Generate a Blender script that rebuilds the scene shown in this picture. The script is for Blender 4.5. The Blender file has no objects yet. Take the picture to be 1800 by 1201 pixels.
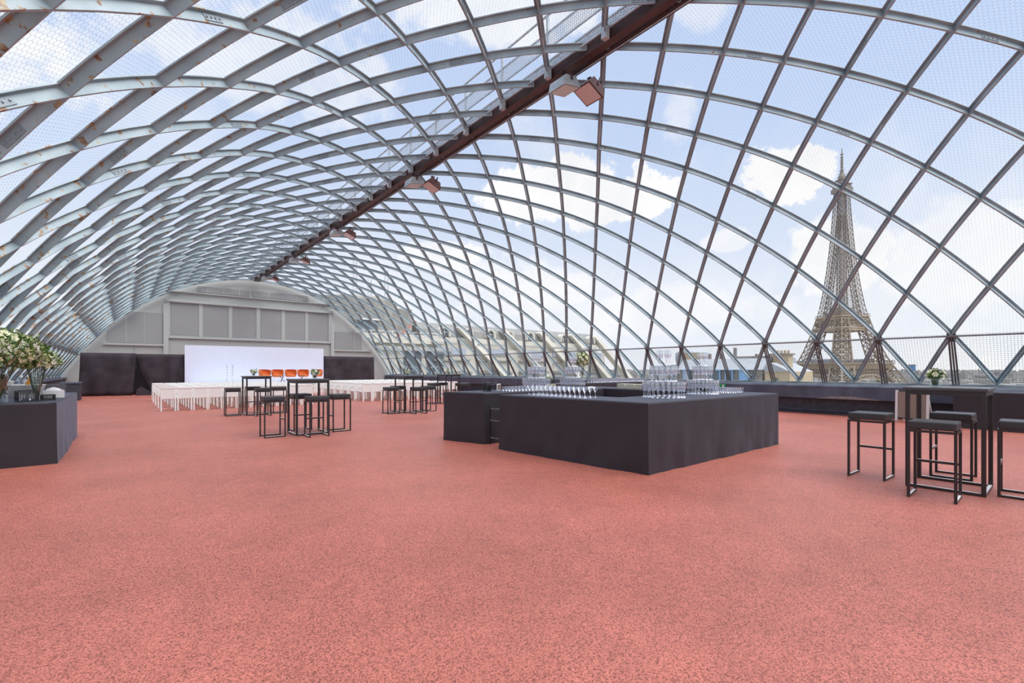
import bpy, bmesh, math, random
from mathutils import Vector, Matrix, noise
random.seed(7)
C = bpy.context.scene.collection
PI = math.pi
sc = bpy.context.scene

# ------------------------------------------------------------------ camera, sky, sun, exposure
PSI = math.atan((900 - 219) / 822.0)
cam_d = bpy.data.cameras.new('camera'); cam = bpy.data.objects.new('camera', cam_d); C.objects.link(cam)
cam.location = (0, 0, 1.3); cam.rotation_euler = (PI / 2, 0, -PSI)
cam_d.sensor_width = 36; cam_d.lens = 36 * 822 / 1800.0
cam_d.shift_y = 48.5 / 1800.0
cam_d.clip_start = 0.05; cam_d.clip_end = 20000
sc.camera = cam
sc.view_settings.view_transform = 'Standard'; sc.view_settings.look = 'None'
sc.view_settings.gamma = 1.0; sc.view_settings.exposure = 0.3
try: sc.view_settings.use_curve_mapping = False
except Exception: pass
try:
    sc.cycles.transparent_max_bounces = 48
    sc.cycles.max_bounces = 8; sc.cycles.diffuse_bounces = 5; sc.cycles.glossy_bounces = 3
except Exception: pass

SKY_STRENGTH = 0.86
def make_world():
    w = bpy.data.worlds.new('sky'); sc.world = w; w.use_nodes = True
    nt = w.node_tree; N = nt.nodes; L = nt.links; N.clear()
    out = N.new('ShaderNodeOutputWorld'); bg = N.new('ShaderNodeBackground')
    L.new(bg.outputs[0], out.inputs[0]); bg.inputs[1].default_value = SKY_STRENGTH
    tc = N.new('ShaderNodeTexCoord'); D = tc.outputs['Generated']
    sep = N.new('ShaderNodeSeparateXYZ'); L.new(D, sep.inputs[0])
    ramp = N.new('ShaderNodeValToRGB'); L.new(sep.outputs[2], ramp.inputs[0])
    cr = ramp.color_ramp
    cr.elements[0].position = 0.0; cr.elements[0].color = (.88, .92, .99, 1)
    cr.elements[1].position = 1.0; cr.elements[1].color = (.42, .56, .88, 1)
    for p, c in ((.10, (.82, .88, .97, 1)), (.24, (.69, .79, .96, 1)), (.42, (.555, .69, .935, 1))):
        e = cr.elements.new(p); e.color = c
    # noise used to roughen the outlines of the clouds
    def nz(scale, det, rough=.55):
        n = N.new('ShaderNodeTexNoise'); n.inputs['Scale'].default_value = scale
        n.inputs['Detail'].default_value = det; n.inputs['Roughness'].default_value = rough
        L.new(D, n.inputs['Vector']); return n.outputs[0]
    def m(op, a, b=None, c=None):
        n = N.new('ShaderNodeMath'); n.operation = op
        for i, x in enumerate((a, b, c)):
            if x is None: continue
            if isinstance(x, (int, float)): n.inputs[i].default_value = x
            else: L.new(x, n.inputs[i])
        return n.outputs[0]
    def smooth(x, a, b):
        n = N.new('ShaderNodeMapRange'); n.interpolation_type = 'SMOOTHSTEP'; L.new(x, n.inputs[0])
        n.inputs[1].default_value = a; n.inputs[2].default_value = b
        return n.outputs[0]
    edge = nz(10, 10, .66)
    def vdot(v):
        n = N.new('ShaderNodeVectorMath'); n.operation = 'DOT_PRODUCT'; L.new(D, n.inputs[0])
        n.inputs[1].default_value = v; return n.outputs['Value']
    total = None
    # azimuth (deg from +Y towards +X), elevation, half width, half height, density, softness
    clouds = [(47.0, 20.6, 9.5, 3.6, 1.0, .45), (52.0, 19.0, 5.5, 2.4, 1.0, .5), (70.5, 19.8, 4.2, 2.7, 1.0, .35), (38.5, 37.5, 11, 3.2, .75, 1.1),
              (74.5, 11.2, 4.0, 3.6, .9, .8), (41, 10.0, 9.5, 3.8, .8, 1.2), (83.5, 9.5, 5.5, 4.5, .7, 1.2), (31.0, 13.5, 5.0, 1.8, .9, .8),
              (62.5, 36, 2.6, 2.0, .5, 1.2), (59.5, 27, 1.6, 2.6, .5, 1.2), (64.5, 14.0, 2.2, 1.1, .7, .9), (57, 7, 12, 2.6, .7, 1.3),
              (12, 30, 10, 4, .6, 1.2), (-20, 25, 14, 6, .8, 1.0), (110, 18, 12, 6, .9, .9), (150, 22, 16, 8, .9, .9), (-70, 20, 18, 8, .9, .9), (-120, 30, 20, 9, .9, .9)]
    for az, el, hw, hh, dens, soft in clouds:
        a, e = math.radians(az), math.radians(el)
        d = Vector((math.sin(a) * math.cos(e), math.cos(a) * math.cos(e), math.sin(e)))
        r = Vector((math.cos(a), -math.sin(a), 0)); u = r.cross(d)
        x = m('MULTIPLY', vdot(r), 1 / math.tan(math.radians(hw))); y = m('MULTIPLY', vdot(u), 1 / math.tan(math.radians(hh)))
        dd = m('ADD', m('MULTIPLY', x, x), m('MULTIPLY', y, y))
        dd = m('ADD', dd, m('MULTIPLY', m('SUBTRACT', edge, .5), 5.5))
        front = m('GREATER_THAN', vdot(d), 0.2)
        s = m('MULTIPLY', m('MULTIPLY', m('SUBTRACT', 1.0, smooth(dd, 1.0 - soft * .5, 1.0 + soft * .5)), dens), front)
        total = s if total is None else m('MAXIMUM', total, s)
    haze = m('MULTIPLY', smooth(nz(3.2, 6), .47, .72), .5)
    low = m('SUBTRACT', 1.0, smooth(sep.outputs[2], .02, .30))
    total = m('MAXIMUM', total, haze)
    total = m('MAXIMUM', total, m('MULTIPLY', smooth(nz(5, 7), .42, .60), m('MULTIPLY', low, .85)))
    shade = smooth(nz(9, 7), .3, .75)
    cc = N.new('ShaderNodeMix'); cc.data_type = 'RGBA'; L.new(shade, cc.inputs[0])
    cc.inputs[6].default_value = (1.04, 1.04, 1.04, 1); cc.inputs[7].default_value = (.90, .92, .95, 1)
    mx = N.new('ShaderNodeMix'); mx.data_type = 'RGBA'; L.new(total, mx.inputs[0])
    L.new(ramp.outputs[0], mx.inputs[6]); L.new(cc.outputs[2], mx.inputs[7])
    L.new(mx.outputs[2], bg.inputs[0])
make_world()
sd = bpy.data.lights.new('sun', 'SUN'); so = bpy.data.objects.new('sun', sd); C.objects.link(so)
sd.energy = 4.2; sd.angle = math.radians(60); sd.color = (1, .97, .92)
so.rotation_euler = (math.radians(22), 0, math.radians(25))   # high, slightly behind the camera, veiled by thin cloud

# ------------------------------------------------------------------ materials
def mat(name, col, rough=.6, metal=0.0, spec=.5, var=0, vscale=8, col2=None, bump=0, bscale=60, coords='Object'):
    mm = bpy.data.materials.new(name); mm.use_nodes = True
    nt = mm.node_tree; N = nt.nodes; L = nt.links; b = N['Principled BSDF']
    b.inputs['Base Color'].default_value = (*col, 1); b.inputs['Roughness'].default_value = rough
    b.inputs['Metallic'].default_value = metal; b.inputs['Specular IOR Level'].default_value = spec
    tc = N.new('ShaderNodeTexCoord')
    if var or col2:
        n = N.new('ShaderNodeTexNoise'); n.inputs['Scale'].default_value = vscale; n.inputs['Detail'].default_value = 6
        L.new(tc.outputs[coords], n.inputs['Vector'])
        r = N.new('ShaderNodeValToRGB'); L.new(n.outputs[0], r.inputs[0])
        c2 = col2 if col2 else tuple(c * (1 - var) for c in col)
        r.color_ramp.elements[0].position = .35; r.color_ramp.elements[0].color = (*c2, 1)
        r.color_ramp.elements[1].position = .65; r.color_ramp.elements[1].color = (*col, 1)
        L.new(r.outputs[0], b.inputs['Base Color'])
    if bump:
        n = N.new('ShaderNodeTexNoise'); n.inputs['Scale'].default_value = bscale; n.inputs['Detail'].default_value = 4
        L.new(tc.outputs[coords], n.inputs['Vector'])
        bp = N.new('ShaderNodeBump'); bp.inputs['Strength'].default_value = bump; bp.inputs['Distance'].default_value = .01
        L.new(n.outputs[0], bp.inputs['Height']); L.new(bp.outputs[0], b.inputs['Normal'])
    return mm

def steel_paint():
    mm = mat('painted_steel', (.40, .47, .50), .5)
    nt = mm.node_tree; N = nt.nodes; L = nt.links; b = N['Principled BSDF']
    tc = N.new('ShaderNodeTexCoord')
    def nz(s, d=6):
        n = N.new('ShaderNodeTexNoise'); n.inputs['Scale'].default_value = s; n.inputs['Detail'].default_value = d
        L.new(tc.outputs['Object'], n.inputs['Vector']); return n.outputs[0]
    def ramp(src, els):
        r = N.new('ShaderNodeValToRGB'); L.new(src, r.inputs[0]); cr = r.color_ramp
        cr.elements[0].position, cr.elements[0].color = els[0][0], els[0][1]
        cr.elements[1].position, cr.elements[1].color = els[1][0], els[1][1]
        return r.outputs[0]
    base = ramp(nz(2.5), ((.35, (.26, .345, .385, 1)), (.65, (.36, .45, .485, 1))))
    rc = ramp(nz(14), ((.35, (.16, .06, .025, 1)), (.62, (.42, .33, .20, 1))))
    sep = N.new('ShaderNodeSeparateXYZ'); L.new(tc.outputs['Object'], sep.inputs[0])
    mr = N.new('ShaderNodeMapRange'); L.new(sep.outputs[0], mr.inputs[0])    # the seaward side of the vault has weathered most
    mr.inputs[1].default_value = -1.9; mr.inputs[2].default_value = 5; mr.inputs[3].default_value = .115; mr.inputs[4].default_value = -.01
    ad = N.new('ShaderNodeMath'); ad.operation = 'ADD'; L.new(nz(9, 10), ad.inputs[0]); L.new(mr.outputs[0], ad.inputs[1])
    fac = ramp(ad.outputs[0], ((.685, (0, 0, 0, 1)), (.72, (1, 1, 1, 1))))
    mx = N.new('ShaderNodeMix'); mx.data_type = 'RGBA'; L.new(fac, mx.inputs[0]); L.new(base, mx.inputs[6]); L.new(rc, mx.inputs[7])
    L.new(mx.outputs[2], b.inputs['Base Color'])
    return mm

def net_mat(name, kind, cell, width, col=(.62, .64, .66)):
    """wire netting: the holes are holes, the wires are painted steel"""
    mm = bpy.data.materials.new(name); mm.use_nodes = True
    nt = mm.node_tree; N = nt.nodes; L = nt.links; N.clear()
    out = N.new('ShaderNodeOutputMaterial'); mix = N.new('ShaderNodeMixShader'); tr = N.new('ShaderNodeBsdfTransparent')
    df = N.new('ShaderNodeBsdfDiffuse'); df.inputs[0].default_value = (*col, 1)
    uv = N.new('ShaderNodeUVMap'); sep = N.new('ShaderNodeSeparateXYZ'); L.new(uv.outputs[0], sep.inputs[0])
    def m(op, a, b=None):
        n = N.new('ShaderNodeMath'); n.operation = op
        for i, x in enumerate((a, b)):
            if x is None: continue
            if isinstance(x, (int, float)): n.inputs[i].default_value = x
            else: L.new(x, n.inputs[i])
        return n.outputs[0]
    U, V = sep.outputs[0], sep.outputs[1]
    if kind == 'hex':
        X, Y = m('DIVIDE', U, cell), m('DIVIDE', V, cell); R3 = math.sqrt(3)
        def mod(a, b): return m('SUBTRACT', a, m('MULTIPLY', m('FLOOR', m('DIVIDE', a, b)), b))
        ax, ay = m('SUBTRACT', mod(X, 1.0), .5), m('SUBTRACT', mod(Y, R3), R3 / 2)
        bx, by = m('SUBTRACT', mod(m('SUBTRACT', X, .5), 1.0), .5), m('SUBTRACT', mod(m('SUBTRACT', Y, R3 / 2), R3), R3 / 2)
        def hd(x, y): x, y = m('ABSOLUTE', x), m('ABSOLUTE', y); return m('MAXIMUM', x, m('ADD', m('MULTIPLY', x, .5), m('MULTIPLY', y, R3 / 2)))
        fac = m('GREATER_THAN', m('MINIMUM', hd(ax, ay), hd(bx, by)), .5 - width)
    else:
        fu = m('LESS_THAN', m('FRACT', m('DIVIDE', U, cell)), width)
        fv = m('LESS_THAN', m('FRACT', m('DIVIDE', V, cell)), width)
        fac = m('MAXIMUM', fu, fv)
    L.new(fac, mix.inputs[0]); L.new(tr.outputs[0], mix.inputs[1]); L.new(df.outputs[0], mix.inputs[2]); L.new(mix.outputs[0], out.inputs[0])
    return mm

def glass_mat(name, tint=(1, 1, 1), edge=.55, base=.05, power=1.0):
    mm = bpy.data.materials.new(name); mm.use_nodes = True
    nt = mm.node_tree; N = nt.nodes; L = nt.links; N.clear()
    out = N.new('ShaderNodeOutputMaterial'); mix = N.new('ShaderNodeMixShader'); tr = N.new('ShaderNodeBsdfTransparent'); tr.inputs[0].default_value = (*tint, 1)
    gl = N.new('ShaderNodeBsdfGlossy'); gl.inputs['Roughness'].default_value = .04; gl.inputs[0].default_value = (.95, .96, 1, 1)
    lw = N.new('ShaderNodeLayerWeight'); lw.inputs[0].default_value = .35
    pw = N.new('ShaderNodeMath'); pw.operation = 'POWER'; L.new(lw.outputs['Facing'], pw.inputs[0]); pw.inputs[1].default_value = power
    mr = N.new('ShaderNodeMapRange'); L.new(pw.outputs[0], mr.inputs[0]); mr.inputs[3].default_value = base; mr.inputs[4].default_value = edge
    L.new(mr.outputs[0], mix.inputs[0]); L.new(tr.outputs[0], mix.inputs[1]); L.new(gl.outputs[0], mix.inputs[2]); L.new(mix.outputs[0], out.inputs[0])
    return mm

def floor_mat():
    mm = mat('red_floor', (.60, .2, .15), .5, spec=.6)
    nt = mm.node_tree; N = nt.nodes; L = nt.links; b = N['Principled BSDF']; tc = N.new('ShaderNodeTexCoord')
    def nz(s, d, r=.5, stretch=None):
        n = N.new('ShaderNodeTexNoise'); n.inputs['Scale'].default_value = s; n.inputs['Detail'].default_value = d; n.inputs['Roughness'].default_value = r
        if stretch:
            mp = N.new('ShaderNodeMapping'); mp.inputs['Scale'].default_value = stretch; L.new(tc.outputs['Object'], mp.inputs[0]); L.new(mp.outputs[0], n.inputs['Vector'])
        else: L.new(tc.outputs['Object'], n.inputs['Vector'])
        return n.outputs[0]
    def ramp(src, a, b_, ca, cb):
        r = N.new('ShaderNodeValToRGB'); L.new(src, r.inputs[0]); cr = r.color_ramp
        cr.elements[0].position = a; cr.elements[0].color = (*ca, 1); cr.elements[1].position = b_; cr.elements[1].color = (*cb, 1); return r.outputs[0]
    big = ramp(nz(.6, 7, .6), .34, .66, (.41, .126, .088), (.53, .168, .120))
    vo = N.new('ShaderNodeTexVoronoi'); vo.inputs['Scale'].default_value = 175; L.new(tc.outputs['Object'], vo.inputs['Vector'])
    vs = N.new('ShaderNodeSeparateColor'); L.new(vo.outputs['Color'], vs.inputs[0])
    speck = ramp(vs.outputs[0], .10, .66, (.40, .33, .32), (1.14, 1.12, 1.12))
    mid = ramp(nz(5, 7, .65), .3, .7, (.88, .90, .90), (1.05, 1.05, 1.05))
    def mul(a, b2):
        m = N.new('ShaderNodeMix'); m.data_type = 'RGBA'; m.blend_type = 'MULTIPLY'; m.inputs[0].default_value = 1
        L.new(a, m.inputs[6]); L.new(b2, m.inputs[7]); return m.outputs[2]
    L.new(mul(mul(big, speck), mid), b.inputs['Base Color'])
    bp = N.new('ShaderNodeBump'); bp.inputs['Strength'].default_value = .04; bp.inputs['Distance'].default_value = .006
    L.new(nz(170, 4, .7), bp.inputs['Height']); L.new(bp.outputs[0], b.inputs['Normal'])
    return mm

M = dict(
    steel=steel_paint(), floor=floor_mat(),
    hexnet=net_mat('hexagonal_wire', 'hex', .062, .020), sqnet=net_mat('square_mesh', 'sq', .055, .05, (.12, .12, .13)),
    grating=net_mat('grating_mesh', 'sq', .05, .32, (.50, .56, .62)), deck=net_mat('deck_mesh', 'sq', .04, .3, (.22, .24, .27)),
    oxide=mat('red_oxide_steel', (.085, .040, .038), .45, var=.4, vscale=5),
    oxide2=mat('red_oxide_lamp', (.12, .045, .04), .4),
    galv=mat('galvanised_steel', (.50, .55, .58), .4, metal=.3, var=.25),
    darkpost=mat('brown_grey_steel', (.115, .12, .13), .45),
    splice=mat('splice_paint', (.26, .32, .36), .5, var=.3, vscale=60), railm=mat('grey_rail', (.21, .235, .25), .4),
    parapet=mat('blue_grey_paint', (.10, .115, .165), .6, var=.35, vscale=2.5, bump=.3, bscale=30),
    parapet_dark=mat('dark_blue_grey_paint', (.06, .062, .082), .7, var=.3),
    peel=mat('peeled_concrete', (.35, .32, .30), .8, var=.5, vscale=30),
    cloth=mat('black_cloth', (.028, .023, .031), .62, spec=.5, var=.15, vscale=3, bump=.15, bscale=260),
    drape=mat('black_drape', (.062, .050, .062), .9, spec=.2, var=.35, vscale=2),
    white=mat('white_panel', (.74, .78, .90), .7, var=.03),
    plastic=mat('white_plastic', (.82, .82, .79), .35),
    frame=mat('black_steel_frame', (.022, .020, .022), .32, spec=.6), cushion=mat('black_leatherette', (.032, .033, .036), .42, spec=.5, bump=.2, bscale=90),
    palestrip=mat('pale_satin_strip', (.85, .83, .80), .4, metal=.0), topmat=mat('dark_table_laminate', (.075, .075, .08), .35, var=.15),  # first entry: even pale tone for the thin strips on the bar tops
    orange=mat('orange_upholstery', (.72, .17, .035), .6, var=.12, vscale=12), metal=mat('chrome', (.75, .76, .78), .12, metal=1.0),
    greywall=mat('grey_veiled_wall', (.47, .485, .475), .9, var=.06, vscale=.7), greypane=mat('grey_veiled_window', (.36, .365, .37), .9, var=.06, vscale=.8),
    greytrim=mat('grey_veiled_pilaster', (.50, .52, .51), .9), greylow=mat('grey_veiled_dado', (.46, .475, .46), .9),
    glass=glass_mat('clear_glass', (.95, .96, .98), 1.0, .20, 1.0), glass2=glass_mat('vase_glass', (.93, .97, .95), .6, .08), acrylic=glass_mat('clear_acrylic', (.98, .985, 1), .4, .03),
    leaf=mat('leaf_green', (.13, .24, .055), .6, var=.5, vscale=25, col2=(.05, .11, .03)), leaf2=mat('pale_leaf', (.38, .48, .16), .6, var=.4, vscale=25),
    petal=mat('cream_petals', (.90, .90, .68), .7, var=.12, vscale=30), petal2=mat('white_petals', (.90, .90, .80), .7), petal3=mat('blush_petals', (.88, .86, .62), .7),
    stem=mat('dark_stems', (.09, .13, .045), .6, var=.5, vscale=30),
    stone=mat('pale_stone', (.66, .63, .55), .85, var=.12, vscale=.5), stone2=mat('greyer_stone', (.45, .45, .43), .85, var=.15, vscale=.4), slate=mat('slate_roof', (.25, .25, .235), .7, var=.2, vscale=.8),
    concrete=mat('stained_concrete', (.36, .35, .32), .9, var=.35, vscale=.6), winglass=mat('dark_window_glass', (.10, .13, .15), .2), bluepane=mat('pale_blue_rooflight', (.42, .47, .55), .3),
    zinc=mat('zinc_roof', (.42, .45, .48), .6, var=.12, vscale=1), brickc=mat('tan_masonry', (.55, .43, .28), .9, var=.15, vscale=1.5), greystone=mat('grey_masonry', (.34, .31, .28), .9, var=.35, vscale=1.2),
    bluepaint=mat('light_blue_paint', (.25, .45, .72), .5), whitepaint=mat('white_railing_paint', (.8, .8, .8), .5), redpaint=mat('red_paint', (.50, .20, .16), .5),
    iron=mat('brown_iron', (.31, .25, .185), .7, var=.2, vscale=.05), iron2=mat('light_brown_iron', (.45, .35, .25), .7, var=.15, vscale=.05), iron3=mat('grey_brown_iron', (.24, .21, .185), .7),
    palelens=mat('pale_lamp_glass', (.62, .60, .55), .3), lampface=mat('lamp_glass', (.66, .56, .55), .25), wood=mat('brown_board', (.22, .13, .08), .6), tan=mat('taupe_board', (.30, .25, .20), .7, var=.1),
    green=mat('green_sign', (.02, .36, .14), .4), cream=mat('cream_card', (.62, .58, .46), .7), blue=mat('blue_label', (.05, .12, .35), .4), amber=mat('amber_bottle', (.35, .16, .03), .15),
    city=mat('city_stone', (.50, .48, .45), .9, var=.45, vscale=.02), cityground=mat('city_ground', (.34, .36, .34), .95, var=.3, vscale=.01), bluetower=mat('blue_glass_facade', (.13, .28, .5), .3),
    farglass=mat('green_white_rope', (.5, .5, .5), .5),
)

for k in ('cloth', 'drape', 'parapet'):
    b = M[k].node_tree.nodes['Principled BSDF']
    b.inputs['Sheen Weight'].default_value = .22 if k == 'cloth' else .08; b.inputs['Sheen Roughness'].default_value = .35; b.inputs['Sheen Tint'].default_value = (.62, .74, 1, 1)

# ------------------------------------------------------------------ geometry helpers
class MB:
    def __init__(s): s.v = []; s.f = []; s.uv = None
    def quad(s, a, b, c, d):
        n = len(s.v); s.v += [tuple(a), tuple(b), tuple(c), tuple(d)]; s.f.append((n, n + 1, n + 2, n + 3)); return s
    def box(s, x0, x1, y0, y1, z0, z1):
        n = len(s.v)
        s.v += [(x0, y0, z0), (x1, y0, z0), (x1, y1, z0), (x0, y1, z0), (x0, y0, z1), (x1, y0, z1), (x1, y1, z1), (x0, y1, z1)]
        s.f += [tuple(n + i for i in q) for q in ((0, 3, 2, 1), (4, 5, 6, 7), (0, 1, 5, 4), (1, 2, 6, 5), (2, 3, 7, 6), (3, 0, 4, 7))]; return s
    def beam(s, p, q, w, h=None, up=(0, 0, 1)):
        h = h or w; p, q = Vector(p), Vector(q); d = (q - p)
        if d.length < 1e-6: return s
        d.normalize(); up = Vector(up)
        if abs(d.dot(up)) > .98: up = Vector((1, 0, 0)) if abs(d.x) < .9 else Vector((0, 1, 0))
        a = d.cross(up).normalized() * (w / 2); b = a.cross(d).normalized() * (h / 2)
        n = len(s.v)
        for o in (p, q): s.v += [tuple(o - a - b), tuple(o + a - b), tuple(o + a + b), tuple(o - a + b)]
        s.f += [tuple(n + i for i in t) for t in ((0, 1, 2, 3), (7, 6, 5, 4), (0, 4, 5, 1), (1, 5, 6, 2), (2, 6, 7, 3), (3, 7, 4, 0))]; return s
    def tube(s, pts, r, k=6):
        pts = [Vector(p) for p in pts]; n0 = len(s.v)
        for i, p in enumerate(pts):
            d = (pts[min(i + 1, len(pts) - 1)] - pts[max(i - 1, 0)]).normalized()
            up = Vector((0, 0, 1)) if abs(d.z) < .95 else Vector((1, 0, 0))
            a = d.cross(up).normalized(); b = a.cross(d)
            rr = r[i] if isinstance(r, (list, tuple)) else r
            for j in range(k):
                t = 2 * PI * j / k; s.v.append(tuple(p + a * math.cos(t) * rr + b * math.sin(t) * rr))
        for i in range(len(pts) - 1):
            for j in range(k):
                a0 = n0 + i * k + j; a1 = n0 + i * k + (j + 1) % k; s.f.append((a0, a1, a1 + k, a0 + k))
        s.f.append(tuple(n0 + j for j in range(k))[::-1]); s.f.append(tuple(n0 + (len(pts) - 1) * k + j for j in range(k))); return s
    def lathe(s, prof, k=12, cx=0, cy=0, z0=0, caps=True):
        n0 = len(s.v)
        for r, z in prof:
            for j in range(k): t = 2 * PI * j / k; s.v.append((cx + r * math.cos(t), cy + r * math.sin(t), z0 + z))
        for i in range(len(prof) - 1):
            for j in range(k):
                a0 = n0 + i * k + j; a1 = n0 + i * k + (j + 1) % k; s.f.append((a0, a1, a1 + k, a0 + k))
        if caps:
            s.f.append(tuple(n0 + j for j in range(k))[::-1]); s.f.append(tuple(n0 + (len(prof) - 1) * k + j for j in range(k)))
        return s
    def prism(s, poly, y0, y1):           # polygon in XZ pushed along Y
        n = len(s.v); k = len(poly)
        s.v += [(x, y0, z) for x, z in poly] + [(x, y1, z) for x, z in poly]
        s.f.append(tuple(n + i for i in range(k))); s.f.append(tuple(n + k + i for i in range(k))[::-1])
        for i in range(k): j = (i + 1) % k; s.f.append((n + i, n + k + i, n + k + j, n + j))
        return s
    def mesh(s, name, m, smooth=False, bevel=0):
        me = bpy.data.meshes.new(name); me.from_pydata(s.v, [], s.f); me.materials.append(m)
        if bevel:
            bm = bmesh.new(); bm.from_mesh(me); bmesh.ops.bevel(bm, geom=bm.edges[:], offset=bevel, segments=2, affect='EDGES', profile=.6); bm.to_mesh(me); bm.free()
        me.update()
        if smooth:
            me.polygons.foreach_set('use_smooth', [True] * len(me.polygons))
        return me
    def build(s, name, m, parent=None, smooth=False, bevel=0, loc=None, rz=0):
        return link(name, s.mesh(name, m, smooth, bevel), parent, loc, rz)
def link(name, me, parent=None, loc=None, rz=0):
    o = bpy.data.objects.new(name, me); C.objects.link(o)
    if parent: o.parent = parent
    if loc: o.location = loc
    if rz: o.rotation_euler = (0, 0, rz)
    return o
def tag(o, label=None, cat=None, group=None, kind=None):
    if label: o['label'] = label
    if cat: o['category'] = cat
    if group: o['group'] = group
    if kind: o['kind'] = kind
    return o
def empty(name, loc=(0, 0, 0), rz=0, label=None, cat=None, group=None, kind=None):
    o = bpy.data.objects.new(name, None); C.objects.link(o); o.location = loc; o.rotation_euler = (0, 0, rz); o.empty_display_size = .1
    return tag(o, label, cat, group, kind)
def copy_tree(o, parent=None):
    c = o.copy(); C.objects.link(c); c.parent = parent
    for ch in o.children: copy_tree(ch, c)
    return c
def place(proto, used, loc, rz, label, group=None):
    o = proto if not used else copy_tree(proto)
    o.location = loc; o.rotation_euler = (0, 0, rz); o['label'] = label
    if group: o['group'] = group
    return o
ORD = ['first', 'second', 'third', 'fourth', 'fifth', 'sixth', 'seventh', 'eighth', 'ninth', 'tenth', 'eleventh', 'twelfth', 'thirteenth']

# ------------------------------------------------------------------ cross-section of the vault (row 0 = right parapet ... row 24 = left parapet)
ROWS = [(15.819, 0.917), (15.092, 2.095), (14.371, 3.054), (13.629, 3.894), (12.874, 4.607), (12.109, 5.212), (11.333, 5.734), (10.562, 6.149), (9.774, 6.467), (8.974, 6.713), (8.194, 6.892), (7.413, 6.994), (6.607, 7.027),
        (5.801, 6.994), (5.021, 6.892), (4.241, 6.713), (3.44, 6.467), (2.653, 6.149), (1.882, 5.734), (1.106, 5.212), (0.341, 4.607), (-0.414, 3.894), (-1.156, 3.054), (-1.877, 2.095), (-2.604, 0.917)]
Y0, DY = 1.196, 1.4
YMIN, YEND = -6.0, 33.7
def sect(t):                                # smooth point and outward normal at row parameter t
    i = max(0, min(23, int(math.floor(t)))); f = t - i
    P = [Vector(ROWS[max(0, min(24, i + j))]) for j in (-1, 0, 1, 2)]
    if i == 0: P[0] = P[1] * 2 - P[2]
    if i == 23: P[3] = P[2] * 2 - P[1]
    p = .5 * ((2 * P[1]) + (P[2] - P[0]) * f + (2 * P[0] - 5 * P[1] + 4 * P[2] - P[3]) * f * f + (3 * P[1] - P[0] - 3 * P[2] + P[3]) * f ** 3)
    d = .5 * ((P[2] - P[0]) + 2 * (2 * P[0] - 5 * P[1] + 4 * P[2] - P[3]) * f + 3 * (3 * P[1] - P[0] - 3 * P[2] + P[3]) * f * f)
    d.normalize(); n = Vector((d.y, -d.x))
    if n.dot(p - Vector((6.607, 0))) < 0: n = -n
    return p, n

# ------------------------------------------------------------------ setting: floor, parapets, end wall
fl = MB().box(-3.4, 16.2, -7, 35.5, -.3, 0).build('floor', M['floor']); tag(fl, 'red speckled rubberised floor of the rooftop hall', 'floor', kind='structure')

wr = empty('wall_right', (0, 0, 0), label='low blue-grey parapet with projecting ledge under the right side of the vault', cat='wall', kind='structure')
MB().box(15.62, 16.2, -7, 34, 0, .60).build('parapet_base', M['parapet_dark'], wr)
MB().prism([(15.42, .46), (15.42, .81), (15.48, .845), (16.3, .845), (16.3, .46)], -7, 34).build('ledge', M['parapet'], wr)
MB().box(15.70, 15.95, -7, 34, .845, .885).build('steel_sill', M['galv'], wr)
MB().tube([(15.60, -7, .10), (15.60, 34, .10)], .02).build('conduit', M['parapet'], wr)
# flaked paint with bare concrete, along the lower lip of the ledge
pe = MB(); ys = [3.35 + .12 * i for i in range(13)]
for i in range(12):
    h0 = .07 * math.sin(PI * i / 12) + .012 * random.random(); h1 = .07 * math.sin(PI * (i + 1) / 12)
    pe.quad((15.416, ys[i], .458), (15.416, ys[i + 1], .458), (15.416, ys[i + 1], .47 + h1), (15.416, ys[i], .47 + h0))
pe.build('flaked_paint_patch', M['peel'], wr)

wl = empty('wall_left', label='low dark parapet under the left side of the vault', cat='wall', kind='structure')
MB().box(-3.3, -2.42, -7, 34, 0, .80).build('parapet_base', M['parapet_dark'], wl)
MB().box(-3.35, -2.35, -7, 34, .80, .87).build('ledge', M['parapet'], wl)

wb = empty('wall_back', label='grey end wall with window bays behind a thin scrim', cat='wall', kind='structure')
outline = [tuple(sect(t * .5)[0] + sect(t * .5)[1] * .05) for t in range(0, 49)]
outline = [(15.8, 0)] + outline + [(-2.6, 0)]
mb = MB(); n = len(outline); mb.v = [(x, 34.0, z) for x, z in outline] + [(x, 34.3, z) for x, z in outline]
mb.f = [tuple(range(n))[::-1], tuple(range(n, 2 * n))] + [(i, (i + 1) % n, n + (i + 1) % n, n + i) for i in range(n)]
mb.build('masonry', M['greylow'], wb)
def wallbox(name, x0, x1, z0, z1, d, m, parent=wb): return MB().box(x0, x1, 34.0 - d, 34.02, z0, z1).build(name, M[m], parent)
wallbox('window_band', 1.95, 11.4, 3.12, 5.42, .03, 'greywall')
for i, (x0, x1) in enumerate(((2.10, 3.46), (3.68, 5.02), (5.24, 6.50), (6.86, 8.10), (8.30, 9.58), (9.80, 11.14))):
    f = wallbox('window_bay', x0, x1, 3.32, 5.20, .045, 'greypane')
for x in (1.95, 3.57, 5.13, 6.68, 8.20, 9.69, 11.28): wallbox('pilaster', x - .1, x + .1, 3.25, 5.26, .10 if x not in (3.57, 5.13, 8.2, 9.69) else .07, 'greytrim')
wallbox('cornice', 1.85, 11.5, 5.26, 5.42, .16, 'greytrim'); wallbox('cornice', 1.6, 11.7, 5.86, 5.92, .12, 'greytrim')
wallbox('sill_band', 1.95, 11.4, 3.12, 3.24, .10, 'greytrim')
wallbox('upper_window', 3.4, 6.2, 5.98, 6.34, .05, 'greypane'); wallbox('upper_window', 6.35, 9.8, 5.98, 6.36, .05, 'greypane')
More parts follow.
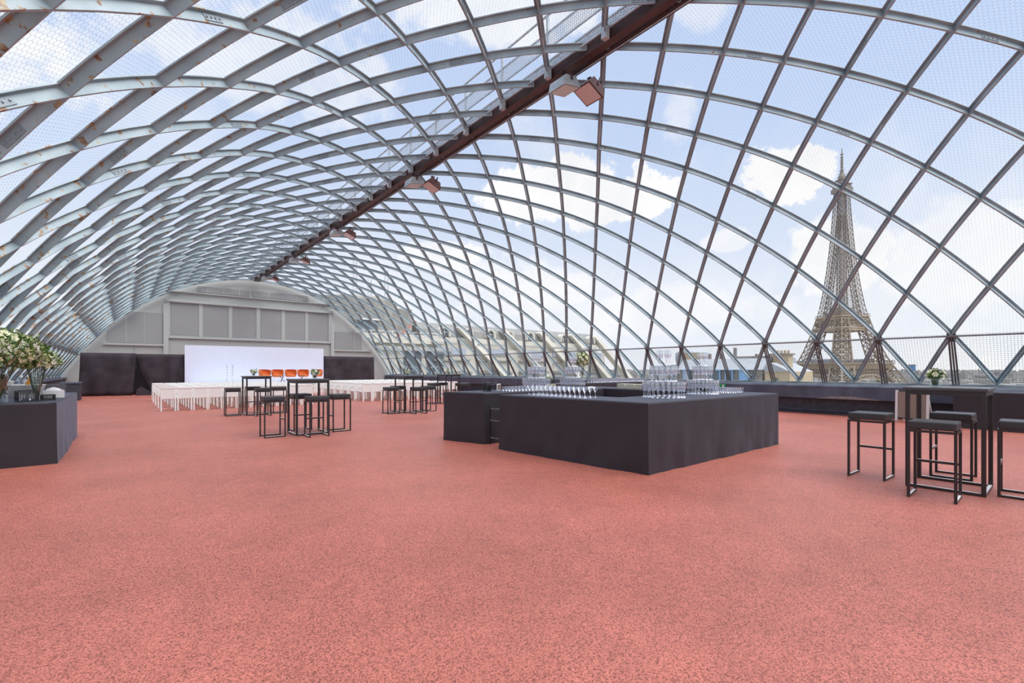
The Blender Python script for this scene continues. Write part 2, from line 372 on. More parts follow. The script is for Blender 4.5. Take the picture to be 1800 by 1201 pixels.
for i in range(7): wallbox('upper_mullion', 3.9 + i * .85, 3.94 + i * .85, 5.96, 6.4, .07, 'greytrim')
wallbox('side_window', -.75, 1.72, 2.78, 4.55, .05, 'greypane'); wallbox('side_sill', -.9, 1.84, 2.64, 2.76, .10, 'greytrim')
for i in range(2): wallbox('side_mullion', .05 + i * .8, .09 + i * .8, 2.8, 4.5, .06, 'greywall')
wallbox('side_window', 11.62, 13.6, 2.75, 4.0, .05, 'greypane'); wallbox('side_sill', 11.5, 14.3, 2.60, 2.72, .10, 'greytrim'); wallbox('panel_joint', 13.0, 13.04, 2.7, 4.2, .07, 'greytrim')
for x in (1.86, 11.45): wallbox('pilaster', x - .12, x + .12, 2.0, 5.9 if x > 5 and x < 3 else 5.1 if x < 3 else 4.6, .13, 'greytrim')
wallbox('panel_joint', .4, .43, 2.05, 2.62, .03, 'greypane'); wallbox('panel_joint', 9.85, 9.88, 2.05, 3.1, .03, 'greypane')

# ------------------------------------------------------------------ the lattice vault
ceil = empty('ceiling', label='barrel vault of crossing painted steel ribs open to the sky', cat='ceiling', kind='structure')
def rib(m_, sgn):
    """one rib: a T section whose web stands on the vault surface, running diagonally from parapet to parapet"""
    pts = []
    for i in range(0, 24 * 3 + 1):
        t = i / 3.0; y = Y0 + DY * m_ + sgn * DY / 2 * t
        pts.append((t, y))
    pts = [p for p in pts if YMIN - .3 <= p[1] <= YEND + .25]
    if len(pts) < 4: return None
    pts = [(t, min(y, YEND)) for t, y in pts]
    mb = MB(); n0 = 0; P3 = [Vector((sect(t)[0].x, y, sect(t)[0].y)) for t, y in pts]
    prof = [(-.012, -.02), (.012, -.02), (.012, .085), (.052, .085), (.052, .10), (-.052, .10), (-.052, .085), (-.012, .085)]
    for i, (t, y) in enumerate(pts):
        nn = sect(t)[1]; N3 = Vector((nn.x, 0, nn.y)); T = (P3[min(i + 1, len(P3) - 1)] - P3[max(0, i - 1)]).normalized(); S = T.cross(N3).normalized()
        for a, b in prof: mb.v.append(tuple(P3[i] + S * a + N3 * b))
    k = len(prof)
    for i in range(len(pts) - 1):
        for j in range(k): a0 = i * k + j; a1 = i * k + (j + 1) % k; mb.f.append((a0, a1, a1 + k, a0 + k))
    mb.f.append(tuple(range(k))[::-1]); mb.f.append(tuple((len(pts) - 1) * k + j for j in range(k)))
    o = mb.build('rib', M['steel'], ceil)
    # bolted splices
    sp = MB(); cnt = 0
    for tt in [x + .5 for x in range((m_ * 2 + (0 if sgn > 0 else 3)) % 5, 24, 5)]:
        y = Y0 + DY * m_ + sgn * DY / 2 * tt
        if not (0 < y < 18): continue
        p, nn = sect(tt); q, _ = sect(tt + .1); N3 = Vector((nn.x, 0, nn.y)); A = Vector((p.x, y, p.y)); B = Vector((q.x, y + sgn * DY / 2 * .1, q.y)); T = (B - A).normalized(); S = T.cross(N3).normalized()
        for side in (-1, 1):
            c = A + N3 * .035 + S * side * .016
            sp.beam(c - T * .13, c + T * .13, .07, .006, up=S)
            for j in range(4):
                cc = c + T * (-.1 + .066 * j); sp.tube([cc, cc + S * side * .014], .010, 5)
            cnt += 1
    if cnt: sp.build('bolted_splice', M['splice'], o)
    return o
for m_ in range(-18, 30):
    rib(m_, 1)
for m_ in range(-6, 42):
    rib(m_, -1)
# longitudinal rails and the end arch
for t, r, nm in ((1, .022, 'rail'), (23, .022, 'rail'), (0, .03, 'base_rail'), (24, .03, 'base_rail')):
    p, nn = sect(t); x, z = p.x - nn.x * .03, p.y - nn.y * .03
    MB().tube([(x, YMIN, z), (x, YEND, z)], r, 8).build(nm, M['railm'], ceil)
ea = MB()
for i in range(48):
    p, n1 = sect(i / 2); q, n2 = sect((i + 1) / 2); ea.beam((p.x, YEND, p.y), (q.x, YEND, q.y), .10, .12, up=(0, 1, 0))
ea.build('end_arch', M['steel'], ceil)
# struts from each rail node down to the parapet, right side and left side
for j in range(-4, 24):
    y = Y0 + DY * (j + .5)
    if y > YEND - .3: continue
    for side in (0, 1):
        r1, r0 = (ROWS[1], ROWS[0]) if side == 0 else (ROWS[23], ROWS[24])
        sx = 1 if side == 0 else -1
        mb = MB()
        for dx in (-.055, 0, .055):
            mb.tube([(r1[0] - sx * .02, y + dx * .8, r1[1] - .02), (r0[0] - sx * .02, y + dx, r0[1] - .03)], .019, 6)
        mb.beam((r1[0] - sx * .02, y, r1[1] + .06), (r1[0] + sx * .10, y, r1[1] - .14), .16, .02, up=(sx, 0, .6))
        if side == 0 or y > 9: mb.build('strut', M['darkpost'], ceil)
# wire netting on the outside of the vault, and the woven mesh of the lowest panels
def net(t0, t1, off, m, name):
    me = MB(); L_ = 0; cols = []; prev = None; steps = int((t1 - t0) * 2)
    for i in range(steps + 1):
        p, nn = sect(t0 + (t1 - t0) * i / steps); q = p + nn * off
        if prev is not None: L_ += (q - prev).length
        prev = q; cols.append((q.x, q.y, L_))
    for x, z, l in cols: me.v += [(x, YMIN, z), (x, YEND, z)]
    for i in range(steps): me.f.append((2 * i, 2 * i + 1, 2 * i + 3, 2 * i + 2))
    d = me.mesh(name, m); uv = d.uv_layers.new(name='UVMap')
    for pl in d.polygons:
        for li in pl.loop_indices:
            vi = d.loops[li].vertex_index; uv.data[li].uv = (cols[vi // 2][2], YMIN if vi % 2 == 0 else YEND)
    o = link(name, d, ceil); o['kind'] = 'stuff'; return o
net(0.0, 24.0, .125, M['hexnet'], 'wire_netting')
net(0.0, 1.0, .06, M['sqnet'], 'woven_mesh')

# ------------------------------------------------------------------ ridge beam, service catwalk, floodlights
rbm = empty('ridge_beam', (6.5, 14, 6.8), label='dark red-brown twin steel beam running along the crown of the vault', cat='beam', kind='structure')
def wb_(mb, name, m, par): # parts given in world coordinates under an Empty that is not at the origin
    o = mb.build(name, m, par); o.location = -Vector(par.location); return o
YR0 = -3
b1 = MB().box(6.37, 6.39, YR0, YEND, 6.95, 7.16).box(6.37, 6.53, YR0, YEND, 6.93, 6.952); wb_(b1, 'main_channel', M['oxide'], rbm)
b2 = MB().box(6.575, 6.69, YR0, YEND, 6.93, 6.945).box(6.675, 6.69, YR0, YEND, 6.945, 7.06); wb_(b2, 'side_angle', M['oxide'], rbm)
for i in range(27):
    y = YR0 + .1 + DY * i; o = MB().box(6.42, 6.68, y, y + .16, 6.945, 6.96); wb_(o, 'tie_plate', M['oxide'], rbm)
wb_(MB().tube([(6.63, YR0, 6.915), (6.63, YEND, 6.915)], .012, 6), 'conduit', M['galv'], rbm)

cw = empty('service_catwalk', (6.4, 14, 7.2), label='galvanised service catwalk with mesh panels above the vault crown', cat='catwalk')
wb_(MB().tube([(6.28, YR0, 8.12), (6.28, YEND, 8.12)], .022, 8), 'handrail', M['galv'], cw)
def vpanel(x, z0, z1, m, name, x2=None):
    me = MB().quad((x, YR0, z0), (x, YEND, z0), (x2 if x2 is not None else x, YEND, z1), (x2 if x2 is not None else x, YR0, z1)); d = me.mesh(name, m)
    uv = d.uv_layers.new(name='UVMap'); h = abs(z1 - z0) + abs((x2 or x) - x)
    for li, c in enumerate(((0, 0), (YEND - YR0, 0), (YEND - YR0, h), (0, h))): uv.data[li].uv = c
    o = link(name, d, cw); o.location = -Vector(cw.location); return o
vpanel(6.28, 7.47, 7.78, M['grating'], 'mesh_panel'); vpanel(6.28, 7.06, 7.22, M['grating'], 'toe_panel')
vpanel(6.30, 7.24, 7.24, M['deck'], 'deck_grating', 6.85)
for z in (7.47, 7.78, 7.06, 7.22): wb_(MB().beam((6.28, YR0, z), (6.28, YEND, z), .025, .03), 'panel_edge', M['galv'], cw)
for x in (6.42, 6.56, 6.70, 6.85): wb_(MB().beam((x, YR0, 7.18), (x, YEND, 7.18), .02, .05), 'deck_bearer', M['galv'], cw)
for i in range(26):
    y = -1.9 + DY * i
    if y < YR0 or y > YEND: continue
    wb_(MB().beam((6.28, y, 6.99), (6.28, y, 8.13), .045, .045).box(6.23, 6.33, y - .05, y + .05, 6.9, 7.1), 'post', M['galv'], cw)
    wb_(MB().beam((6.28, y, 7.18), (6.86, y, 7.18), .04, .05), 'deck_joist', M['galv'], cw)

def floodlight(x, y, z, side, label):
    e = empty('floodlight', (x, y, z), label=label, cat='floodlight', group='floodlights under the ridge beam')
    t = math.radians(-22 if side > 0 else 12)
    R = Matrix.Rotation(-t, 4, 'Y')
    def add(mb, name, m):
        me = mb.mesh(name, m); me.transform(R); return link(name, me, e)
    add(MB().prism([(-.22, -.18), (.22, -.18), (.14, 0.0), (-.14, 0.0)], -.21, .21), 'housing', M['oxide2' if side > 0 else 'galv'])
    add(MB().box(-.19, .19, -.18, .18, -.195, -.181), 'lens', M['lampface' if side > 0 else 'palelens'])
    MB().beam((0, 0, .0), (-.02 * side, 0, .16), .03, .03).box(-.05, .05, -.04, .04, .14, .16).build('bracket', M['oxide'], e)
    for s in (-1, 1): add(MB().beam((0, s * .22, -.08), (0, s * .22, .08), .012, .04), 'yoke_arm', M['oxide'])
    return e
for i, y in enumerate((5.95, 11.9, 18.3, 24.2, 30.2)):
    nm = ['nearest', 'second nearest', 'third from the camera', 'fourth from the camera', 'farthest'][i]
    floodlight(6.88, y, 6.72, 1, f'square floodlight on the right flank of the ridge beam, {nm}')
    floodlight(6.36, y + .22, 6.74, -1, f'square floodlight on the left flank of the ridge beam, {nm}')

# ------------------------------------------------------------------ drapes, screen, stage
def cloth_wall(name, pts_top, z0, label, cat, m, group=None, seed=0, fold=.05, pull=(0, 0)):
    """hanging cloth with thickness: pts_top = list of (x, y, ztop)"""
    mb = MB(); NZ = 10; cols = []
    for i in range(len(pts_top) - 1):
        a, b = Vector(pts_top[i]), Vector(pts_top[i + 1]); k = max(2, int((b - a).length / .12))
        for j in range(k): cols.append(a.lerp(b, j / k))
    cols.append(Vector(pts_top[-1]))
    for c in cols:
        for iz in range(NZ + 1):
            f = iz / NZ; z = z0 + (c.z - z0) * f
            dx = noise.noise(Vector((c.x * 1.9 + seed, z * .5, seed))) * fold * 1.6 * (1.1 - f * .6) + math.sin(c.x * 9 + noise.noise(Vector((c.x, z, seed))) * 3) * fold * .35 * (1 - f * .5)
            fx_ = (c.x - pts_top[0][0]) / (pts_top[-1][0] - pts_top[0][0]); sh = pull[0] * (1 - fx_) ** 4 + pull[1] * fx_ ** 4
            mb.v.append((c.x + sh * (1 - f) ** 1.4, c.y + dx, z))
    for i in range(len(cols) - 1):
        for iz in range(NZ): a0 = i * (NZ + 1) + iz; mb.f.append((a0, a0 + NZ + 1, a0 + NZ + 2, a0 + 1))
    o = mb.build(name, m, smooth=True); md = o.modifiers.new('thickness', 'SOLIDIFY'); md.thickness = .02
    return tag(o, label, cat, group)
cloth_wall('black_drape', [(-1.62, 30.1, 2.08), (.42, 29.7, 2.08)], .0, 'black drape at the far left, its right edge pulled back from the next drape', 'drape', M['drape'], 'black drapes flanking the screen', 1, .14, (-.1, -.12))
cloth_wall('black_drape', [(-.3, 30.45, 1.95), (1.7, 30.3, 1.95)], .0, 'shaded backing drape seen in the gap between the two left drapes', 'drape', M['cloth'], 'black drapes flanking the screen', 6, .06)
cloth_wall('black_drape', [(.38, 29.95, 2.06), (2.40, 29.6, 2.06)], .0, 'black drape touching the left edge of the white screen', 'drape', M['drape'], 'black drapes flanking the screen', 4, .16, (.75, 0))
cloth_wall('black_drape', [(9.44, 29.6, 2.10), (12.75, 29.7, 2.10)], .0, 'black drape to the right of the white screen', 'drape', M['drape'], 'black drapes flanking the screen', 9, .10)
mb = MB().box(.45, 1.1, 29.35, 29.4, 0, .02); 
fold = MB().prism([(.42, 0), (1.25, 0), (.62, .42), (.47, .30)], 29.40, 29.52).build('fallen_drape_flap', M['drape'], None, bevel=.02); tag(fold, 'turned-up flap of black cloth on the floor between the left drapes', 'cloth')
scn = empty('projection_screen', (5.9, 29.5, 0), label='wide white backdrop panel behind the stage', cat='screen')
MB().box(-3.5, 3.5, -.03, .03, 0, 2.55).build('screen_panel', M['white'], scn)
for x in (-3.3, 0, 3.3): MB().beam((x, .35, 0), (x, .05, 2.4), .04).build('brace', M['frame'], scn)
stg = empty('stage', (5.95, 28.1, 0), label='low white-skirted stage platform in front of the backdrop', cat='stage')
MB().box(-3.3, 3.3, -1.25, 1.25, .50, .56).build('deck', M['white'], stg)
MB().box(-3.28, 3.28, -1.23, 1.2, 0, .50).build('skirt', M['plastic'], stg)
st = empty('stage_steps', (6.2, 26.3, 0), label='small black steps up to the stage at the end of the aisle', cat='steps')
MB().box(-.5, .5, -.3, .5, 0, .22).build('lower_step', M['cloth'], st); MB().box(-.5, .5, 0, .5, .22, .42).build('upper_step', M['cloth'], st)

def armchair(label, x, y, rz):
    e = empty('orange_armchair', (x, y, .563), rz, label, 'armchair', 'orange armchairs on the stage')
    mb = MB(); k = 14; rows = []
    # tub shell opening toward -Y (the audience)
    for iz, (z, sc_) in enumerate(((.34, .80), (.42, .95), (.56, 1.0), (.66, 1.0))):
        for side in (0, 1):
            ring = []
            for i in range(k + 1):
                a = math.radians(-35 + 250 * i / k); r = (.31 if side == 0 else .265) * sc_
                zz = z + (0.06 * math.sin(max(0, min(PI, math.radians(250 * i / k * .72)))) if iz == 3 else 0)
                ring.append((r * math.cos(a), r * .92 * math.sin(a), zz))
            rows.append(ring)
    for ring in rows: mb.v += ring
    K = k + 1
    for iz in range(3):
        for side in (0, 1):
            for i in range(k):
                a0 = (iz * 2 + side) * K + i; b0 = ((iz + 1) * 2 + side) * K + i; mb.f.append((a0, a0 + 1, b0 + 1, b0))
    for i in range(k): a0 = 6 * K + i; mb.f.append((a0, a0 + 1, a0 + K + 1, a0 + K))
    for i in (0, k):
        for iz in range(3): a0 = iz * 2 * K + i; mb.f.append((a0, a0 + K, a0 + 3 * K, a0 + 2 * K))
    mb.build('backrest_shell', M['orange'], e, smooth=True)
    MB().lathe([(.2, .30), (.26, .33), (.27, .40), (.24, .43), (.05, .44)], 16).build('seat', M['orange'], e, smooth=True)
    for sx in (-1, 1):
        for sy in (-1, 1): MB().tube([(sx * .16, sy * .15, .31), (sx * .22, sy * .21, 0)], .011).build('leg', M['plastic'], e)
    return e
for i, (x, rz) in enumerate(((5.86, .5), (6.50, .1), (7.18, 0), (7.84, 0), (8.60, -.5))):
    armchair(['orange tub armchair at the left end of the stage row, turned inward', 'orange tub armchair second from the left on stage', 'orange tub armchair in the middle of the stage row',
              'orange tub armchair second from the right on stage, behind flowers', 'orange tub armchair at the right end of the stage row, turned inward'][i], x, 28.1, rz - .25)
for i, x in enumerate((6.55, 7.55)):
    e = empty('side_table', (x, 27.35, .572), label=['low side table with crossed black legs before the two left armchairs', 'low side table with crossed black legs right of the middle armchair'][i], cat='table', group='side tables on the stage')
    MB().lathe([(.22, .40), (.22, .42)], 16).build('tabletop', M['glass2'], e)
    for a in range(3):
        t = a * 2.1; MB().tube([(.16 * math.cos(t), .16 * math.sin(t), 0), (-.16 * math.cos(t), -.16 * math.sin(t), .40)], .012).build('leg', M['frame'], e)
lec = empty('lectern', (4.15, 27.6, .56), label='clear lectern on two slim metal posts in front of the white backdrop', cat='lectern')
for x in (-.12, .12):
    mb = MB(); 
    for i in range(9): mb.lathe([(.02, i * .105), (.035, i * .105 + .05), (.02, i * .105 + .1)], 8, x, 0, .05)
    mb.build('post', M['metal'], lec, smooth=True)
MB().box(-.3, .3, -.2, .2, 1.0, 1.02).build('reading_shelf', M['acrylic'], lec); MB().box(-.27, .27, -.15, .15, 0, .03).build('base', M['acrylic'], lec)

# ------------------------------------------------------------------ rows of white chairs
def make_chair():
    e = empty('white_chair', cat='chair')
    p = M['plastic']
    MB().box(-.19, .19, -.2, .2, .36, .40).build('seat', p, e, bevel=.012)
    MB().box(-.165, .165, -.215, -.195, .38, .685).build('backrest_panel', p, e)
    MB().box(-.192, .192, -.225, -.18, .685, .73).build('top_rail', p, e, bevel=.01)
    for sx in (-1, 1):
        MB().beam((sx * .176, -.24, 0), (sx * .176, -.20, .70), .034, .034).build('leg', p, e)
        MB().beam((sx * .176, .22, 0), (sx * .174, .19, .37), .032, .032).build('leg', p, e)
        MB().box(sx * .176 - .014, sx * .176 + .014, -.2, .17, .53, .55).beam((sx * .176, .165, .37), (sx * .176, .16, .54), .024).build('armrest', p, e)
    return e
pc = make_chair(); used = False
pitch = .412
for blk, x0, ncol in (('left', 1.045, 11), ('right', 7.52, 11)):
    for r in range(8):
        for c in range(ncol):
            if blk == 'left' and c == 0 and r in (1, 3, 5): continue
            lab = f'white plastic chair, {blk} seating block, {ORD[r]} row from camera, {ORD[c]} seat from the left'
            jx, jy = random.uniform(-.004, .004), random.uniform(-.03, .03)
            dy = (.012 * c if blk == 'left' else -.0 * c + .35)
            place(pc, used, (x0 + pitch * c + jx, 18.10 + .86 * r + jy + dy, 0), random.uniform(-.015, .015), lab, f'white chairs of the {blk} seating block'); used = True

# ------------------------------------------------------------------ bar stools and high tables
def make_stool():
    e = empty('bar_stool', cat='stool'); b = .024
    for sy in (-1, 1):
        y = sy * .175
        for sx in (-1, 1): MB().box(sx * .178 - b / 2, sx * .178 + b / 2, y - b / 2, y + b / 2, 0, .69).build('leg', M['frame'], e)
        MB().box(-.166, .166, y - b / 2, y + b / 2, 0, b).build('floor_bar', M['frame'], e)
        MB().box(-.166, .166, y - b / 2, y + b / 2, .666, .69).build('top_bar', M['frame'], e)
        MB().box(-.160, .160, y - b / 2 + .002, y + b / 2 - .002, b, b + .0015).build('bar_top_strip', M['palestrip'], e)  # thin pale strip laid along the top of the floor bar
    MB().box(.168, .188, -.160, .160, .345, .3465).build('footrest_strip', M['palestrip'], e)
    MB().box(.166, .19, -.163, .163, .666, .69).box(-.19, -.166, -.163, .163, .666, .69).build('seat_frame', M['frame'], e)
    MB().box(.166, .19, -.163, .163, .32, .345).build('footrest', M['frame'], e)
    MB().box(-.185, .185, -.185, .185, .695, .775).build('seat_cushion', M['cushion'], e, bevel=.016)
    return e
def make_table():
    e = empty('high_table', cat='table'); b = .036
    for sx in (-1, 1):
        for sy in (-1, 1): MB().box(sx * .30 - b / 2, sx * .30 + b / 2, sy * .30 - b / 2, sy * .30 + b / 2, 0, 1.07).build('leg', M['frame'], e)
        MB().box(sx * .30 - b / 2, sx * .30 + b / 2, -.282, .282, 0, .03).build('floor_bar', M['frame'], e)
        MB().box(sx * .30 - b / 2, sx * .30 + b / 2, -.282, .282, 1.02, 1.07).build('apron', M['frame'], e)
        MB().box(-.282, .282, sx * .30 - b / 2, sx * .30 + b / 2, 1.02, 1.07).build('apron', M['frame'], e)
    MB().box(-.282, .282, -.318, -.282, 0, .03).build('floor_bar', M['frame'], e)
    MB().box(-.280, .280, -.314, -.286, .03, .0315).box(-.314, -.286, -.28, .28, .03, .0315).box(.286, .314, -.28, .28, .03, .0315).build('bar_top_strip', M['palestrip'], e)
    MB().box(-.335, .335, -.335, .335, 1.07, 1.10).build('tabletop', M['topmat'], e, bevel=.004)
    return e
ps, pt = make_stool(), make_table()
tables = [((7.02, .90), 'bar-height black table at the right edge with a small white posy'), ((2.88, 9.98), 'bar-height black table left of the bar, nearest of the tables by the seating'),
          ((2.93, 15.08), 'bar-height black table before the left seating block'), ((6.67, 12.97), 'bar-height black table before the right seating block, left of its neighbour'),
          ((9.50, 15.25), 'bar-height black table behind the left end of the bar'), ]
for i, ((x, y), l) in enumerate(tables): place(pt, i > 0, (x, y, 0), 0, l, 'black high tables')
H = PI / 2
stools = [((6.97, 1.59), 0, 'black cushioned stool standing apart left of the right-hand high table'), ((6.33, .92), 0, 'black cushioned stool in front of the right-hand high table, closest to camera'),
          ((7.71, .95), H, 'black cushioned stool behind the right-hand high table'), ((7.03, .33), H, 'black cushioned stool cut off by the right edge of the picture'),
          ((2.20, 9.90), 0, 'black stool on the left of the foreground high table left of the bar'), ((2.88, 9.43), H, 'black stool in front of the foreground high table left of the bar'),
          ((2.90, 10.62), -H, 'black stool behind the foreground high table left of the bar'), ((3.49, 9.95), PI, 'black stool on the right of the foreground high table left of the bar'),
          ((2.32, 15.02), 0, 'black stool left of the high table before the left chairs'), ((2.95, 15.72), -H, 'black stool behind the high table before the left chairs'),
          ((2.97, 14.50), H, 'black stool in front of the high table before the left chairs'), ((3.52, 15.12), PI, 'black stool right of the high table before the left chairs'),
          ((6.00, 12.78), 0, 'black stool left of the high table before the right chairs'), ((6.58, 13.52), -H, 'black stool behind the high table before the right chairs'),
          ((6.63, 12.30), H, 'black stool in front of the high table before the right chairs'), ((7.28, 12.88), PI, 'black stool right of the high table before the right chairs'),
          ((8.95, 15.40), 0, 'black stool left of the farthest high table, behind the bar'), ((9.55, 15.85), -H, 'black stool behind the farthest high table, beyond the bar'),
          ((10.1, 15.10), PI, 'black stool right of the farthest high table, beyond the bar'), ((9.7, 14.65), H, 'black stool in front of the farthest high table, beyond the bar')]
for i, ((x, y), r, l) in enumerate(stools): place(ps, i > 0, (x, y, 0), r + random.uniform(-.04, .04), l, 'black bar stools')

# ------------------------------------------------------------------ cloth-covered counters
def cloth_counter(name, poly, h, label, amp=.03, seed=0):
    """fitted black cloth over a run of tables: outline poly (counter-clockwise), top at h"""
    per = []
    n = len(poly)
    for i in range(n):
        a, b = Vector(poly[i]), Vector(poly[(i + 1) % n]); L_ = (b - a).length; k = max(2, int(L_ / .07)); d = (b - a).normalized(); nrm = Vector((d.y, -d.x))
        for j in range(k):
            f = j / k; edge = min(f, 1 - f) * L_; per.append((a.lerp(b, f), nrm, min(1, edge / .15)))
    mb = MB(); K = len(per); levels = [0, .02, .12, .24, .36, .48, .60, .72, .84, .93, .985, 1.0]
    for li, f in enumerate(levels):
        for p, nrm, e in per:
            z = h * f
            w = (noise.noise(Vector((p.x * 1.7 + seed, p.y * 1.7, z * 1.5))) + .5 * noise.noise(Vector((p.x * 5, p.y * 5 + seed, z * 2.5)))) * amp * e * (1.15 - f)
            fl_ = .012 * (1 - f) ** 3
            ins = -.012 if li == len(levels) - 1 else 0
            q = p + nrm * (w + fl_ + ins)
            mb.v.append((q.x, q.y, z if li < len(levels) - 1 else h + .004))
    for li in range(len(levels) - 1):
        for j in range(K): a0 = li * K + j; a1 = li * K + (j + 1) % K; mb.f.append((a0, a1, a1 + K, a0 + K))
    mb.f.append(tuple((len(levels) - 1) * K + j for j in range(K)))
    o = mb.build(name, M['cloth'], smooth=False); tag(o, label, 'bar counter'); return o
BZ = .884
cloth_counter('bar_counter', [(4.93, 3.34), (8.71, 3.29), (8.71, 7.40), (8.02, 7.40), (8.02, 4.30), (5.62, 4.30), (5.50, 5.97), (4.68, 5.97)], .88, 'large black-draped bar counter carrying the glass towers, nearest block')
cloth_counter('bar_counter', [(4.79, 6.52), (7.98, 6.52), (7.98, 7.42), (4.52, 7.42)], .88, 'rear black-draped counter behind the gap at the left of the bar', .04, 5)
cloth_counter('bar_counter', [(8.75, 8.8), (13.4, 8.8), (13.4, 9.6), (8.75, 9.6)], .90, 'long black-draped table behind the bar lined with small glasses', .02, 8)
cloth_counter('bar_counter', [(-2.25, 8.93), (-.72, 8.95), (-.72, 12.55), (-2.25, 12.55)], .84, 'black-draped buffet counter at the left edge under the big bouquet', .022, 11)
cloth_counter('bar_counter', [(14.2, -3.0), (15.35, -3.0), (15.35, 1.75), (14.2, 1.75)], .80, 'black-draped table against the parapet at the right edge', .02, 14)
rails = empty('folding_frame', (4.86, 6.1, 0), label='dark metal frame showing in the gap between the two bar counters', cat='frame')
for z in (.12, .42, .62): MB().beam((0, 0, z), (0, .36, z), .02).build('bar', M['darkpost'], rails)
for y in (0, .36): MB().beam((0, y, 0), (0, y, .66), .022).build('leg', M['frame'], rails)

# ------------------------------------------------------------------ glassware
def glass_proto(name, prof, k=12):
    return MB().lathe(prof, k, caps=False).mesh(name, M['glass'], smooth=True)
flute = glass_proto('champagne_flute', [(.030, 0), (.026, .004), (.006, .010), (.004, .03), (.004, .085), (.012, .10), (.024, .13), (.027, .17), (.024, .225)], 12)
coupe = glass_proto('cocktail_glass', [(.036, 0), (.03, .004), (.005, .012), (.004, .07), (.010, .085), (.045, .145), (.047, .15)], 14)
tumbler = glass_proto('tumbler', [(.0, .006), (.028, .006), (.030, .0), (.033, .04), (.036, .09)], 12)
small = glass_proto('small_glass', [(.0, .006), (.026, .0), (.03, .05), (.032, .11)], 10)
def glass(me, x, y, z, label, cat, group):
    o = link(me.name.split('.')[0], me, None, (x, y, z)); return tag(o, label, cat, group)
towers = [((6.18, 3.92), .29, 'front glass tower'), ((7.50, 4.02), .235, 'right-end glass tower'),
          ((6.50, 7.06), .265, 'rear left glass tower'), ((7.37, 6.86), .25, 'glass tower beside the bar bouquet')]
tiers = [(1.0, (24, 18)), (.62, (14, 8)), (.27, (6,))]
for (tx, ty), R0, nm in towers:
    z = BZ
    for ti, (s, rings) in enumerate(tiers):
        for ri, cnt in enumerate(rings):
            r = R0 * s - ri * .062
            if r < .05: r = .058
            cnt = min(cnt, int(2 * PI * r / .056))
            for i in range(cnt):
                a = 2 * PI * i / cnt + ri * .2
                glass(flute, tx + r * math.cos(a), ty + r * math.sin(a), z, f'champagne flute on the {["bottom", "middle", "top"][ti]} tier of the {nm}', 'glass', f'flutes of the {nm}')
        z += .227
        if ti < 2:
            d = MB().lathe([(R0 * s + .03, 0), (R0 * s + .03, .008)], 32).build('acrylic_disc', M['acrylic'], None, loc=(tx, ty, z)); tag(d, f'clear disc over the {["bottom", "middle"][ti]} tier of the {nm}', 'tray', 'clear discs of the glass towers'); z += .009
for j in range(13):
    for i in range(3): glass(coupe, 4.99 + i * .115, 4.42 + j * .098, BZ, 'stemmed cocktail glass in the triple row at the front left of the bar', 'glass', 'cocktail glasses in rows on the bar')
for i in range(9):
    for j in range(4): glass(tumbler, 5.50 + i * .085, 6.62 + j * .09, BZ, 'low tumbler in the block of tumblers at the rear counter left end', 'glass', 'tumblers on the rear counter')
for i in range(7):
    for j in range(4): glass(tumbler, 7.92 + i * .082, 3.78 + j * .085, BZ, 'low tumbler in the tray block at the right end of the bar', 'glass', 'tumblers at the right end of the bar')
for i in range(22):
    for j in range(3): glass(small, 10.55 + i * .12, 8.95 + j * .12, .904, 'small glass in the long rows on the table behind the bar', 'glass', 'small glasses on the rear table')
# small objects on the bar
e = empty('straw_holder', (5.24, 7.02, BZ), label='clear square holder packed with dark straws at the rear counter left end', cat='holder')
MB().box(-.09, .09, -.09, .09, 0, .16).build('clear_box', M['acrylic'], e)
for i in range(24): x, y = random.uniform(-.075, .075), random.uniform(-.075, .075); MB().tube([(x, y, .005), (x + .005, y, .15)], .007, 5).build('straw', M['frame'], e)
e = empty('card_stand', (5.62, 7.2, BZ), 0.4, 'small brown menu card in a white stand on the rear counter', 'card stand')
MB().box(-.07, .07, -.01, .0, 0, .13).build('frame', M['plastic'], e); MB().box(-.045, .045, -.016, -.01, .02, .11).build('card', M['wood'], e)
for i in range(4):
    b = MB().box(-.1, .1, -.1, .1, 0, .10).build('cream_box', M['cream'], None, bevel=.004, loc=(8.32, 5.55 + i * .235, BZ)); tag(b, f'cream carton on the inner right counter, {["first", "second", "third", "fourth"][i]} from the camera', 'box', 'cream cartons on the bar')
nap = MB().lathe([(.10, 0), (.09, .02), (.05, .035), (.01, .03)], 9).build('folded_napkin', M['plastic'], None, loc=(7.80, 6.72, BZ)); tag(nap, 'crumpled white napkin on the rear counter', 'napkin')
e = empty('ice_bucket', (8.33, 4.72, BZ), label='chrome ice bucket between the two right glass towers', cat='bucket')
MB().lathe([(.075, 0), (.09, .02), (.105, .20), (.112, .205), (.10, .20), (.085, .03)], 20).build('bucket', M['metal'], e, smooth=True)
for s in (-1, 1): MB().tube([(s * .10, 0, .16), (s * .14, 0, .15), (s * .10, 0, .12)], .006).build('handle', M['metal'], e)
bw = MB().lathe([(.04, 0), (.05, .01), (.10, .06), (.12, .10), (.115, .10), (.09, .055), (.03, .02)], 20).build('mixing_bowl', M['metal'], None, smooth=True, loc=(8.30, 4.42, BZ)); tag(bw, 'small chrome bowl in front of the ice bucket', 'bowl')
